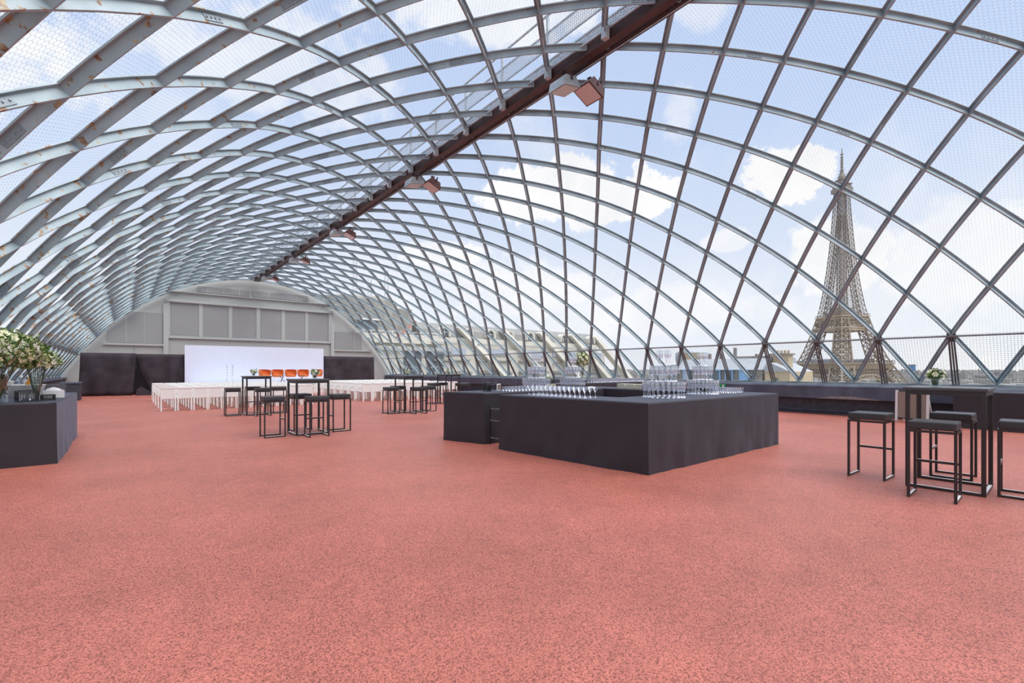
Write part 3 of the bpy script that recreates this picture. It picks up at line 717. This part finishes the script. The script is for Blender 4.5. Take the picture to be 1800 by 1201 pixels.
for i, (x, y) in enumerate(((6.95, 7.2), (7.02, 7.08), (6.90, 7.05))):
    e = empty('bottle', (x, y, BZ), label=['dark bottle left of the bouquet tower, at the back', 'dark bottle between the two rear glass towers, right one', 'dark bottle between the two rear glass towers, front left one'][i], cat='bottle', group='bottles between the rear glass towers')
    MB().lathe([(.036, 0), (.038, .01), (.038, .13), (.014, .18), (.013, .23)], 12).build('bottle_body', M['frame'], e, smooth=True); MB().lathe([(.0385, .04), (.0385, .11)], 12, caps=False).build('label', M['cream'], e); MB().lathe([(.015, .215), (.015, .235)], 10).build('cap', M['cushion'], e)

# ------------------------------------------------------------------ flowers
def blossom_mesh(m, seed):
    rnd = random.Random(seed); mb = MB()
    for ring, (n, tilt, r) in enumerate(((6, .35, 1.0), (5, .8, .75), (4, 1.2, .5))):
        for i in range(n):
            a = 2 * PI * i / n + ring * .5 + rnd.uniform(-.15, .15); ct, st_ = math.cos(tilt), math.sin(tilt)
            d = Vector((math.cos(a) * ct, math.sin(a) * ct, st_)) * r; s = Vector((-math.sin(a), math.cos(a), 0)) * .38 * r
            b = Vector((0, 0, -.1)); mid = d * .6 + Vector((0, 0, -.08)); n0 = len(mb.v)
            mb.v += [tuple(b), tuple(mid + s), tuple(d), tuple(mid - s)]; mb.f.append((n0, n0 + 1, n0 + 2, n0 + 3))
    return mb.mesh('blossom', m, smooth=False)
BL = [blossom_mesh(M['petal'], 1), blossom_mesh(M['petal2'], 2), blossom_mesh(M['petal3'], 3)]
def leaves(n, rx, rz, size, m, seed, cz=0):
    rnd = random.Random(seed); mb = MB()
    for _ in range(n):
        a = rnd.uniform(0, 2 * PI); b = math.asin(rnd.uniform(-.75, 1)); k = rnd.uniform(.55, 1.12)
        p = Vector((rx * k * math.cos(a) * math.cos(b), rx * k * math.sin(a) * math.cos(b), cz + rz * k * math.sin(b)))
        d = Vector((rnd.gauss(0, 1), rnd.gauss(0, 1), rnd.gauss(.2, 1))).normalized() * size * rnd.uniform(.6, 1.4); s = d.cross(Vector((rnd.random(), rnd.random(), rnd.random()))).normalized() * size * .28
        n0 = len(mb.v); mb.v += [tuple(p), tuple(p + d * .5 + s), tuple(p + d), tuple(p + d * .5 - s)]; mb.f.append((n0, n0 + 1, n0 + 2, n0 + 3))
    return mb
def bouquet(name, loc, rx, rz, nb, bs, cz, label, vase, nl=260, ls=.07, seed=0, pal=(0, 1, 2)):
    rnd = random.Random(seed); e = empty(name, loc, label=label, cat='flowers')
    vase(e)
    o = leaves(nl, rx, rz, ls, M['leaf'], seed + 1, cz).build('foliage', M['leaf'], e); o['kind'] = 'stuff'
    o = leaves(int(nl * .8), rx * 1.05, rz * 1.05, ls * .8, M['leaf2'], seed + 2, cz).build('pale_foliage', M['leaf2'], e); o['kind'] = 'stuff'
    st_ = MB()
    for i in range(14):
        a = 2 * PI * i / 14; st_.tube([(.02 * math.cos(a), .02 * math.sin(a), .02), (rx * .5 * math.cos(a), rx * .5 * math.sin(a), cz)], .004, 4)
    st_.build('stems', M['stem'], e)
    for i in range(nb):
        b = math.asin(1 - 1.6 * (i + .5) / nb); a = i * 2.39996; k = rnd.uniform(.86, 1.05)
        p = Vector((rx * k * math.cos(a) * math.cos(b), rx * k * math.sin(a) * math.cos(b), cz + rz * k * math.sin(b)))
        f = link('blossom', BL[rnd.choice(pal)], e, p); s = bs * rnd.uniform(.75, 1.3); f.scale = (s, s, s)
        f.rotation_euler = (p - Vector((0, 0, cz))).to_track_quat('Z', 'Y').to_euler()
    return e
def big_vase(e):
    MB().lathe([(.10, 0), (.11, .01), (.115, .40)], 24, caps=False).build('vase', M['glass2'], e, smooth=True)
    o = leaves(420, .085, .155, .05, M['leaf'], 77, .235).build('stem_filling', M['leaf'], e); o['kind'] = 'stuff'
bouquet('flower_arrangement', (-1.32, 9.22, .845), .45, .27, 130, .062, .68, 'huge cream and green bouquet in a tall glass vase on the left counter', big_vase, 3200, .06, 5)
bouquet('flower_arrangement', (-1.02, 9.98, .845), .24, .14, 55, .045, .58, 'smaller green and cream bouquet right of the huge one on the left counter', lambda e: MB().lathe([(.05, 0), (.055, .01), (.05, .42)], 20, caps=False).build('vase', M['glass2'], e, smooth=True), 900, .05, 15)
def tall_vase(e): MB().lathe([(.06, 0), (.06, .01), (.015, .03), (.012, .4), (.05, .50)], 14, caps=False).build('vase', M['glass2'], e, smooth=True)
bouquet('flower_arrangement', (10.20, 9.15, .904), .20, .19, 34, .055, .67, 'round green and cream bouquet on a tall stand behind the bar', tall_vase, 700, .05, 6)
def small_vase(e):
    MB().lathe([(.045, 0), (.05, .01), (.052, .09), (.05, .10)], 14, caps=False).build('vase', M['glass2'], e, smooth=True)
for i, (x, y, z, l) in enumerate(((7.06, 1.02, 1.10, 'small white rose posy in a glass on the right-hand high table'), (3.02, 10.02, 1.10, 'small cream posy on the foreground high table left of the bar'),
                                  (2.86, 15.1, 1.10, 'small cream posy on the high table before the left chairs'), (6.62, 12.95, 1.10, 'small white posy on the high table before the right chairs'),
                                  (9.50, 15.25, 1.10, 'small white posy on the farthest high table'), (9.05, 9.3, .904, 'small cream posy at the left end of the table behind the bar'))):
    bouquet('posy', (x, y, z), .075, .055, 9, .042, .13, l, small_vase, 40, .05, 20 + i, (0, 1, 1))

# ------------------------------------------------------------------ things on the left counter
LZ = .845
def wire_basket(x, y, w, h, label):
    e = empty('wire_basket', (x, y, LZ), .3, label, 'basket', 'black wire baskets on the left counter')
    for i in range(9):
        for s in (-1, 1):
            t = -w / 2 + w * i / 8
            MB().beam((t, s * w / 2, 0), (t, s * w / 2, h), .006).build('wire', M['frame'], e); MB().beam((s * w / 2, t, 0), (s * w / 2, t, h), .006).build('wire', M['frame'], e)
    for z in (.01, h): MB().beam((-w / 2, -w / 2, z), (w / 2, -w / 2, z), .012).beam((w / 2, -w / 2, z), (w / 2, w / 2, z), .012).beam((w / 2, w / 2, z), (-w / 2, w / 2, z), .012).beam((-w / 2, w / 2, z), (-w / 2, -w / 2, z), .012).build('rim', M['frame'], e)
    return e
wire_basket(-1.06, 9.42, .20, .15, 'taller black wire basket on the left counter beside the big vase'); wire_basket(-.86, 9.56, .13, .08, 'shorter black wire basket on the left counter, right of the taller')
for i in range(4):
    g = link('tumbler', tumbler, None, (-1.105 + .09 * (i % 2), 9.375 + .09 * (i // 2), LZ + .006)); tag(g, 'clear tumbler standing inside the taller black wire basket', 'glass', 'tumblers in the wire basket')
e = empty('acrylic_box', (-.86, 10.24, LZ), .15, 'clear acrylic box filled with white napkins at the right of the left counter', 'box')
MB().box(-.14, .14, -.12, .12, 0, .22).build('clear_box', M['acrylic'], e)
MB().box(-.12, .12, -.10, .10, .01, .12).lathe([(.10, .12), (.07, .15), (.01, .17)], 9).build('napkins', M['plastic'], e)
e = empty('ice_tub', (-1.18, 10.6, LZ), 0, 'white tub of bottles behind the wire baskets', 'tub')
MB().lathe([(.16, 0), (.20, .20), (.21, .21), (.19, .20), (.15, .02)], 20).build('tub', M['plastic'], e, smooth=True)
for i, (dx, dy, m) in enumerate(((-.07, 0, 'blue'), (.08, .03, 'blue'), (.02, -.09, 'amber'))):
    b = empty('bottle', (-1.18 + dx, 10.6 + dy, LZ + .05), label=['blue-labelled bottle standing left in the white tub', 'blue-labelled bottle standing right in the white tub', 'amber bottle in the front of the white tub'][i], cat='bottle', group='bottles in the white tub')
    MB().lathe([(.035, 0), (.04, .01), (.04, .18), (.014, .24), (.013, .30)], 12).build('bottle_body', M['acrylic' if m == 'blue' else 'amber'], b, smooth=True); MB().lathe([(.041, .05), (.041, .15)], 12, caps=False).build('label', M[m if m == 'blue' else 'cream'], b); MB().lathe([(.016, .28), (.016, .305)], 10).build('cap', M['plastic'], b)
cup = MB().lathe([(.03, 0), (.04, .26), (.042, .265)], 12).mesh('cup_stack', M['plastic'], True)
for i, (x, y) in enumerate(((-1.6, 10.45), (-1.52, 10.62), (-1.6, 10.82), (-1.42, 11.0), (-1.25, 11.15))):
    c = link('cup_stack', cup, None, (x, y, LZ)); tag(c, f'stack of white cups on the left counter, {ORD[i]} from the camera', 'cups', 'stacks of white cups')
for i, (x, y, w, h, m, l) in enumerate(((-1.75, 23.6, .34, .62, 'tan', 'pale board leaning against the left parapet before the drapes'), (-1.68, 24.6, .36, .60, 'wood', 'dark wooden frame leaning against the left parapet before the drapes'))):
    e = empty('leaning_board', (x, y, 0), .2, l, 'board'); mb = MB(); a = MB().box(-.015, .015, -w / 2, w / 2, 0, h).mesh('panel', M['greystone' if i == 0 else 'parapet_dark']); R = Matrix.Rotation(-.30, 4, 'Y'); a.transform(R); link('panel', a, e)
    for s in (-1, 1): b = MB().box(-.02, .02, s * w / 2 - .02, s * w / 2 + .02, 0, h).mesh('edge_strip', M[m]); b.transform(R); link('edge_strip', b, e)
e = empty('storage_crate', (-1.72, 26.8, 0), label='dark steel storage crate against the left parapet beside the drape', cat='crate'); MB().box(-.3, .3, -.5, .5, 0, .7).build('body', M['parapet_dark'], e, bevel=.02); MB().box(-.32, .32, -.52, .52, .70, .75).build('lid', M['parapet'], e)

# right side: slatted board, exit sign on the parapet
e = empty('slatted_a_board', (14.75, 2.55, 0), math.radians(-12), 'taupe slatted stand with white edges leaning near the parapet behind the right-hand table', 'stand')
for i in range(3): MB().box(-.02, .02, -.28 + i * .19, -.10 + i * .19, .10, .74).build('slat', M['tan'], e)
for s in (-1, 1): MB().beam((-.03, s * .31, .02), (.0, s * .31, .78), .05, .03, up=(1, 0, 0)).build('side_frame', M['whitepaint'], e)
MB().box(.02, .04, -.29, .29, .08, .76).build('back_panel', M['frame'], e)
for s in (-1, 1): MB().beam((.30, s * .29, 0), (.02, s * .29, .74), .03).build('rear_leg', M['whitepaint'], e)
e = empty('exit_sign', (15.38, 7.62, .66), label='small green exit sign with a white running figure on the parapet ledge', cat='sign')
MB().box(0, .04, -.17, .17, 0, .14).build('sign_box', M['green'], e)
x = -.003
MB().box(x, 0, .02, .05, .06, .10).box(x, 0, .03, .055, .104, .125).beam((x, .03, .06), (x, .06, .02), .014, .01, up=(1, 0, 0)).beam((x, .04, .06), (x, .0, .03), .014, .01, up=(1, 0, 0)).build('running_figure', M['whitepaint'], e)
MB().box(x, 0, -.13, -.07, .02, .12).build('doorway_symbol', M['whitepaint'], e)

# ------------------------------------------------------------------ the world outside
GZ = -49.0
gr = MB().box(-4000, 9000, -6000, 9000, GZ - 2, GZ).build('terrain', M['cityground']); tag(gr, 'grey-green city ground stretching to the horizon', 'ground', kind='structure')
ct = MB(); rnd = random.Random(3)
for i in range(14000):
    az = math.radians(rnd.uniform(20, 104)); d = 700 * math.exp(rnd.uniform(0, 2.35)); x, y = d * math.sin(az), d * math.cos(az)
    if 560 < x < 860 and 60 < y < 330 or 1640 < x < 1740 and 245 < y < 340: continue
    w, l, h = rnd.uniform(8, 20), rnd.uniform(8, 26), rnd.uniform(12, 32) * (1.3 if rnd.random() < .05 else 1)
    h += d * .002
    ct.box(x - w / 2, x + w / 2, y - l / 2, y + l / 2, GZ, GZ + h)
o = ct.build('distant_city', M['city']); tag(o, 'dense pale rooftops of the distant city out to the horizon', 'city', kind='stuff')
e = empty('glass_tower_block', (1690, 292, GZ), label='lone blue glass office tower on the horizon right of the iron tower', cat='building'); MB().box(-7, 7, -7, 7, 0, 62).build('shaft', M['bluetower'], e); MB().box(-8, 8, -8, 8, 61, 63).build('cap', M['city'], e)

def iron_tower():
    T = empty('iron_lattice_tower', (701, 190, -48.7), math.radians(15.2 + 45), 'tall tapering brown iron lattice tower rising over the city', 'tower')
    prof = [(0, 62.5, 25), (20, 52.0, 21.5), (40, 42.0, 18), (57, 34.5, 15.5), (70, 30.0, 13.5), (90, 24.5, 11.5), (115, 19.0, 9.0), (130, 16.4, 8.2), (150, 13.9, 7.4), (175, 11.4, 6.8), (200, 9.4, 6.6), (225, 7.9, 6.6), (250, 6.6, 6.6), (276, 5.6, 5.6)]
    def ws(h):
        for (a, w0, s0), (b, w1, s1) in zip(prof, prof[1:]):
            if h <= b: f = (h - a) / (b - a); return w0 + (w1 - w0) * f, s0 + (s1 - s0) * f
        return prof[-1][1:]
    def leg(sx, sy, hs, name, bw, m):
        mb = MB()
        def cor(h):
            w, s = ws(h); return [Vector((sx * w, sy * w, h)), Vector((sx * (w - s), sy * w, h)), Vector((sx * (w - s), sy * (w - s), h)), Vector((sx * w, sy * (w - s), h))]
        for a, b in zip(hs, hs[1:]):
            A, B = cor(a), cor(b)
            for i in range(4):
                j = (i + 1) % 4; mb.beam(A[i], B[i], bw * 1.25); mb.beam(A[i], B[j], bw * .6); mb.beam(A[j], B[i], bw * .6); mb.beam(B[i], B[j], bw * .6)
                q = (A[i] + A[j]) * .5; r = (B[i] + B[j]) * .5; mb.beam(q, r, bw * .4)
        mb.build(name, m, T)
    lo = [0, 10, 20, 29, 38, 46, 54]; mi = [58, 65, 72, 79, 86, 93, 100, 107, 114]; hi = [116 + 6.4 * i for i in range(0, 26)]
    for sx in (-1, 1):
        for sy in (-1, 1):
            leg(sx, sy, lo, 'lower_leg', 1.5, M['iron']); leg(sx, sy, mi, 'middle_leg', 1.15, M['iron']); leg(sx, sy, hi, 'upper_leg', .62, M['iron3'])
    fb = MB()
    for a, b in zip(hi, hi[1:]):
        for k in range(4):
            R = Matrix.Rotation(k * PI / 2, 4, 'Z'); w0, s0 = ws(a); w1, s1 = ws(b); p, q = w0 - s0, w1 - s1
            if p < .6: continue
            fb.beam(R @ Vector((-q, w1, b)), R @ Vector((q, w1, b)), .45)
            fb.beam(R @ Vector((-p, w0, a)), R @ Vector((q, w1, b)), .35); fb.beam(R @ Vector((p, w0, a)), R @ Vector((-q, w1, b)), .35)
    fb.build('upper_cross_bracing', M['iron3'], T)
    # lift shafts inside
    sh = MB()
    for h in range(116, 274, 8):
        for sx, sy in ((1, 1), (1, -1), (-1, 1), (-1, -1)): sh.beam((sx * 1.6, sy * 1.6, h), (sx * 1.6, sy * 1.6, h + 8), .5)
        sh.beam((-1.6, -1.6, h), (1.6, 1.6, h), .4); sh.beam((-1.6, 1.6, h), (1.6, -1.6, h), .4)
    sh.build('lift_shaft', M['iron3'], T)
    core = MB()
    for h in range(58, 112, 9):
        for sx, sy in ((1, 1), (1, -1), (-1, 1), (-1, -1)): core.beam((sx * 5, sy * 5, h), (sx * 4.6, sy * 4.6, h + 9), .9)
        core.box(-5, 5, -5, 5, h, h + .8)
    core.build('middle_lift_shaft', M['iron'], T)
    # platforms
    def gallery(z0, z1, w, name, m, posts):
        g = MB()
        for a, b in (((-w, -w), (w, -w)), ((w, -w), (w, w)), ((w, w), (-w, w)), ((-w, w), (-w, -w))):
            a, b = Vector(a), Vector(b)
            g.beam((*a, z0), (*b, z0), 1.2); g.beam((*a, z1), (*b, z1), 1.4); g.beam((*a, (z0 + z1) / 2), (*b, (z0 + z1) / 2), .7)
            for i in range(posts):
                p, q = a.lerp(b, i / posts), a.lerp(b, (i + 1) / posts); g.beam((*p, z0), (*p, z1), .6); g.beam((*p, z0), (*q, z1), .5); g.beam((*q, z0), (*p, z1), .5)
        return g.build(name, m, T)
    gallery(44, 50.5, 35.2, 'first_floor_girder', M['iron'], 18)
    MB().box(-36.2, 36.2, -36.2, 36.2, 50.5, 51.6).box(-34, 34, -34, 34, 51.6, 56.4).box(-37.4, 37.4, -37.4, 37.4, 56.4, 57.4).build('first_floor_deck', M['iron2'], T)
    mb = MB()
    for s in (-1, 1):
        for i in range(30):
            t = -35 + 70 * i / 29; mb.box(t - .5, t + .5, s * 36.6 - .4, s * 36.6 + .4, 51, 56.6); mb.box(s * 36.6 - .4, s * 36.6 + .4, t - .5, t + .5, 51, 56.6)
    mb.build('first_floor_consoles', M['iron2'], T)
    mb = MB()
    for s in (-1, 1):
        for i in range(24): t = -36 + 72 * i / 23; mb.box(t - .3, t + .3, s * 37 - .3, s * 37 + .3, 57.4, 60.5).box(s * 37 - .3, s * 37 + .3, t - .3, t + .3, 57.4, 60.5)
        mb.box(-37, 37, s * 37 - .3, s * 37 + .3, 60.2, 60.7).box(s * 37 - .3, s * 37 + .3, -37, 37, 60.2, 60.7)
    mb.build('first_floor_railing', M['iron3'], T)
    for s in (-1, 1): MB().box(-18, 18, s * 24 - 5, s * 24 + 5, 57.4, 62.5).build('pavilion', M['bluepane'], T)
    gallery(98, 101.5, 21.6, 'second_floor_lower_girder', M['iron2'], 10)
    gallery(104, 112, 19.6, 'second_floor_girder', M['iron'], 10)
    MB().box(-19.2, 19.2, -19.2, 19.2, 112, 115).box(-20.6, 20.6, -20.6, 20.6, 115, 116.2).build('second_floor_deck', M['iron2'], T)
    MB().box(-13, 13, -13, 13, 116.2, 121).box(-9, 9, -9, 9, 121, 127).build('second_floor_pavilion', M['iron2'], T)
    mb = MB()
    for s in (-1, 1): mb.box(-20.4, 20.4, s * 20.4 - .25, s * 20.4 + .25, 118, 118.5).box(s * 20.4 - .25, s * 20.4 + .25, -20.4, 20.4, 118, 118.5)
    mb.build('second_floor_railing', M['iron3'], T)
    # great arches between the legs
    for k in range(4):
        mb = MB(); R = Matrix.Rotation(k * PI / 2, 4, 'Z'); n = 22; P = []
        for i in range(n + 1):
            a = PI * i / n; P.append((R @ Vector((33.5 * math.cos(a), -38.5, 8 + 31.5 * math.sin(a))), R @ Vector((37 * math.cos(a), -38.5, 8 + 35.5 * math.sin(a)))))
        for (a, b), (c, d) in zip(P, P[1:]): mb.beam(a, c, 1.2); mb.beam(b, d, 1.2); mb.beam(a, b, .6); mb.beam(a, d, .5)
        mb.build('arch', M['iron2'], T)
    # summit
    MB().box(-6, 6, -6, 6, 272, 274).box(-8.2, 8.2, -8.2, 8.2, 274, 279).box(-7, 7, -7, 7, 279, 283).box(-8, 8, -8, 8, 283, 284).box(-5, 5, -5, 5, 284, 289).box(-6, 6, -6, 6, 289, 290).build('summit_gallery', M['iron3'], T)
    MB().lathe([(4.5, 290), (4.2, 294), (2.4, 298), (1.8, 301), (2.2, 302), (1.2, 304)], 10).build('summit_dome', M['iron3'], T)
    mb = MB(); mb.tube([(0, 0, 303), (0, 0, 312), (0, 0, 318), (0, 0, 330)], [1.4, 1.1, .8, .45], 6)
    for i in range(16): a = i * 2.4; mb.beam((0, 0, 291 + i * .9), (6.5 * math.cos(a) * (1 - i / 26), 6.5 * math.sin(a) * (1 - i / 26), 291.5 + i * .9), .35)
    for h in (306, 309, 312, 315, 318, 322): mb.box(-1.9, 1.9, -.3, .3, h, h + 1).box(-.3, .3, -1.9, 1.9, h, h + 1)
    mb.build('antenna_mast', M['iron3'], T)
iron_tower()

# long pale stone wing seen to the right of the end wall (facade plane Y = 70)
W = empty('palace_wing', (62, 70, GZ), label='long pale stone building wing with grey curved roof and arched dormers', cat='building')
def wbx(name, x0, x1, y0, y1, z0, z1, m, par=W): o = MB().box(x0, x1, y0, y1, z0, z1).build(name, M[m], par); o.location = -Vector(W.location); return o
wbx('wall', 26, 86, 70, 84, GZ, 5.0, 'stone')
wbx('set_back_storey', 28, 84, 70.6, 84, 5.0, 6.9, 'stone')
rf = MB(); pr_ = [(70.9, 6.9), (71.3, 8.2), (72.3, 9.1), (74, 9.6), (80, 9.6), (83.5, 6.9)]
n = len(pr_); rf.v = [(38.6, y, z) for y, z in pr_] + [(84.5, y, z) for y, z in pr_]; rf.f = [tuple(range(n)), tuple(range(n, 2 * n))[::-1]] + [(i, i + n, (i + 1) % n + n, (i + 1) % n) for i in range(n)]
o = rf.build('roof', M['slate'], W); o.location = -Vector(W.location)
def dormer(x, r=1.0, z=7.1):
    d = empty('dormer', Vector((x, 70.6, z)) - Vector(W.location)); d.parent = W
    k = 12; mb = MB(); A = [(r * math.cos(PI * i / k), .55 * r + r * math.sin(PI * i / k)) for i in range(k + 1)]; A = [(r, 0)] + A + [(-r, 0)]
    B = [(x_ * .68, .0 if z_ == 0 else z_ * .86) for x_, z_ in A]; n = len(A)
    mb.v = [(a, -.25, b) for a, b in A] + [(a, -.25, b) for a, b in B] + [(a, 1.8, b) for a, b in A] + [(a, .3, b) for a, b in B]
    for i in range(n - 1): mb.f += [(i, i + 1, n + i + 1, n + i), (i, 2 * n + i, 2 * n + i + 1, i + 1), (n + i, n + i + 1, 3 * n + i + 1, 3 * n + i)]
    mb.build('surround', M['stone'], d)
    g = MB(); g.v = [(a, .2, b) for a, b in B]; g.f = [tuple(range(n))]; g.build('pane', M['winglass'], d)
    MB().box(-.05, .05, .1, .2, 0, 1.3 * r).box(-.6 * r, .6 * r, .1, .2, .6 * r, .7 * r).build('glazing_bar', M['whitepaint'], d)
for x in (43.2, 53.2, 63.2, 73.0, 82.0): dormer(x, 1.1)
for x in (48.2, 57.9, 67.6, 77.2): dormer(x, .9, 7.3)
# terraces below the roof: sills, blue roof-lights, sunk panels and the sloping stone fins between the bays
fx = [48.0, 58.0, 67.8, 77.2, 85.0]
for x in fx:
    f = MB(); prof_ = [(70.4, 8.8), (70.4, -4), (60.5, -4), (61.0, -2.6)]
    # a fin that leans out and down to the right
    a = [Vector((x - 2.2, 70.3, 8.7)), Vector((x - 1.2, 70.3, 9.0)), Vector((x + 10.2, 67.5, -2)), Vector((x + 8.6, 67.5, -2))]
    f.v = [tuple(p) for p in a] + [tuple(p + Vector((0, 1.6, 0))) for p in a]; f.f = [(0, 1, 2, 3), (7, 6, 5, 4), (0, 4, 5, 1), (1, 5, 6, 2), (2, 6, 7, 3), (3, 7, 4, 0)]
    o = f.build('sloping_fin', M['stone'], W); o.location = -Vector(W.location)
for i, x in enumerate((43.5, 53.0, 62.8, 72.2, 81.0)):
    wbx('ledge', x - 3.6, x + 3.4, 69.4, 70, 5.6, 5.95, 'stone2'); wbx('rooflight', x - 3.2, x + 3.6, 69.7, 70, 3.9, 5.0, 'bluepane')
    wbx('ledge', x - 3.2, x + 4.2, 69.4, 70, 2.7, 2.95, 'concrete'); wbx('sunk_panel', x - 3.0, x + 4.0, 69.85, 70, .9, 2.6, 'stone'); wbx('ledge', x - 3.2, x + 4.6, 69.2, 70, .45, .8, 'concrete'); wbx('planter', x - 3.0, x + 4.6, 69.5, 70, -1.2, .4, 'stone2')
for x in (35.0, 39.3):
    w_ = wbx('tall_window', x, x + 3.2, 69.8, 70.02, -3, 4.2, 'winglass')
    for i in range(3): wbx('glazing_bar', x + .8 * (i + 1) - .06, x + .8 * (i + 1) + .06, 69.7, 69.82, -3, 1.6, 'bluepane')
    for z in (-1.5, 0, 1.6): wbx('glazing_bar', x, x + 3.2, 69.7, 69.82, z, z + .12, 'bluepane')
wbx('cornice', 27, 44, 69.3, 70, 4.3, 4.7, 'stone2')
# end pavilion beside the grey wall: stained concrete drum, balcony and red stair rail
P = empty('roof_pavilion', (31, 74, 5), label='stained concrete roof pavilion with white balcony rails and masts', cat='building')
def pbx(name, x0, x1, y0, y1, z0, z1, m): o = MB().box(x0, x1, y0, y1, z0, z1).build(name, M[m], P); o.location = -Vector(P.location); return o
pbx('wall', 22.5, 33.5, 71, 82, 5.0, 12.3, 'concrete'); pbx('side_block', 33.5, 37.6, 72, 80, 5.0, 11.4, 'concrete')
o = MB().lathe([(7.0, 5), (7.0, 12.6), (6.8, 12.9), (0.1, 13.1)], 30, 30, 78).build('drum', M['concrete'], P, True); o.location = -Vector(P.location)
pbx('canopy', 27.5, 31.3, 70.4, 71.2, 9.0, 9.2, 'whitepaint'); pbx('dark_opening', 27.8, 31.0, 70.9, 71.02, 7.4, 8.9, 'winglass'); pbx('balcony_slab', 27, 42.5, 69.6, 71.2, 5.5, 5.8, 'stone')
for z in (6.3, 6.8, 7.3): pbx('balcony_rail', 27, 42.5, 69.65, 69.75, z, z + .09, 'whitepaint')
for i in range(14): pbx('baluster', 27 + i * 1.18, 27.1 + i * 1.18, 69.65, 69.75, 5.8, 7.35, 'whitepaint')
o = MB().beam((33.5, 69.4, 6.4), (37.0, 69.4, 9.2), .12, .26).build('red_stair_rail', M['redpaint'], P); o.location = -Vector(P.location)
for x, h in ((29.3, 19.5), (34.8, 18.5), (31.8, 16.5)):
    mb = MB(); 
    for s in (-.28, .28): mb.beam((x + s, 76, 12), (x + s, 76, h), .07)
    for i in range(int((h - 12) / .7)): mb.beam((x - .28, 76, 12 + i * .7), (x + .28, 76, 12.7 + i * .7), .05)
    o = mb.build('mast', M['stone2'], P); o.location = -Vector(P.location)

# neighbouring roofs between the wing and the iron tower
def wx(name, x0, x1, y0, y1, z0, z1, m, par): o = MB().box(x0, x1, y0, y1, z0, z1).build(name, M[m], par); o.location = -Vector(par.location); return o
H1 = empty('slate_roofed_house', (66, 31, GZ), label='neighbouring house with pale zinc roof and light-blue framed dormer windows', cat='building')
wx('wall', 62, 74, 25.2, 37, GZ, -2.6, 'greystone', H1)
wx('upper_storey', 62.2, 73.8, 25.4, 36.8, -2.6, 1.2, 'greystone', H1)
rf = MB(); q = [(61.8, 1.2), (63.5, 2.7), (72.5, 2.9), (74, 1.2)]
rf.v = [(x, 25.2, z) for x, z in q] + [(x, 37, z) for x, z in q]; rf.f = [(0, 1, 2, 3), (7, 6, 5, 4)] + [(i, i + 4, (i + 1) % 4 + 4, (i + 1) % 4) for i in range(4)]
o = rf.build('roof', M['zinc'], H1); o.location = -Vector(H1.location)
for y, m_ in ((35.6, 'bluepane'), (31.2, 'winglass'), (29.5, 'winglass'), (27.6, 'bluepaint')):
    d = empty('blue_window', Vector((61.9, y, -1.1)) - Vector(H1.location)); d.parent = H1
    MB().box(-.08, .2, -.52, -.40, 0, 2.2).box(-.08, .2, .40, .52, 0, 2.2).box(-.12, .2, -.60, .60, 2.2, 2.34).build('frame', M['bluepaint'], d)
    MB().box(-.02, .1, -.4, .4, 0, 2.2).build('pane', M[m_], d)
for y, z in ((26.6, 3.4), (28.4, 3.4), (31.4, 4.4), (33.5, 3.5), (35.2, 3.6)): wx('chimney_pot', 68, 68.4, y, y + .35, 2.7, z, 'greystone', H1)
wx('parapet_wall', 67, 68, 25.6, 31, 2.7, 3.1, 'greystone', H1)
H2 = empty('tan_house', (66, 24, GZ), label='tan rendered house end with narrow slit window and tall chimney', cat='building')
wx('wall', 62.2, 70, 22.2, 25.1, GZ, 1.0, 'brickc', H2); wx('slit_window', 62.05, 62.22, 23.55, 23.8, -1.4, .2, 'winglass', H2)
wx('chimney', 64.5, 66.0, 23.2, 25.0, 1.0, 3.1, 'brickc', H2); wx('chimney_cap', 64.3, 66.2, 23.0, 25.2, 3.1, 3.3, 'greystone', H2)
for i in range(4): wx('chimney_pot', 65, 65.3, 23.3 + i * .42, 23.5 + i * .42, 3.3, 3.7, 'brickc', H2)
rf = MB(); rf.v = [(62.1, 22.2, 1.0), (62.1, 25.2, 1.0), (62.1, 24.4, 2.1), (70, 22.2, 1.0), (70, 25.2, 1.0), (70, 24.4, 2.1)]; rf.f = [(0, 2, 1), (3, 4, 5), (0, 3, 5, 2), (1, 2, 5, 4), (0, 1, 4, 3)]
o = rf.build('roof', M['zinc'], H2); o.location = -Vector(H2.location)
H3 = empty('grey_roof_house', (90, 52, GZ), label='cream house with grey domed roof beside the end of the stone wing', cat='building')
wx('wall', 84, 98, 44, 60, GZ, -1.2, 'stone', H3); wx('attic', 86, 96, 46, 58, -1.2, 1.4, 'zinc', H3)
o = MB().lathe([(2.8, 1.4), (3.4, 3.2), (3.4, 4.6), (2.4, 5.2), (.1, 5.4)], 16, 91, 51).build('cupola', M['zinc'], H3, True); o.location = -Vector(H3.location)
H4 = empty('grey_slope_house', (75, 40, GZ), label='grey masonry house between the nearest glass tower and the zinc roof', cat='building')
wx('wall', 70, 86, 38, 44, GZ, .5, 'greystone', H4); wx('roof', 69.6, 86.4, 37.5, 44.4, .5, 2.0, 'zinc', H4); wx('chimney', 72, 73, 39, 42, 2.0, 4.0, 'brickc', H4)
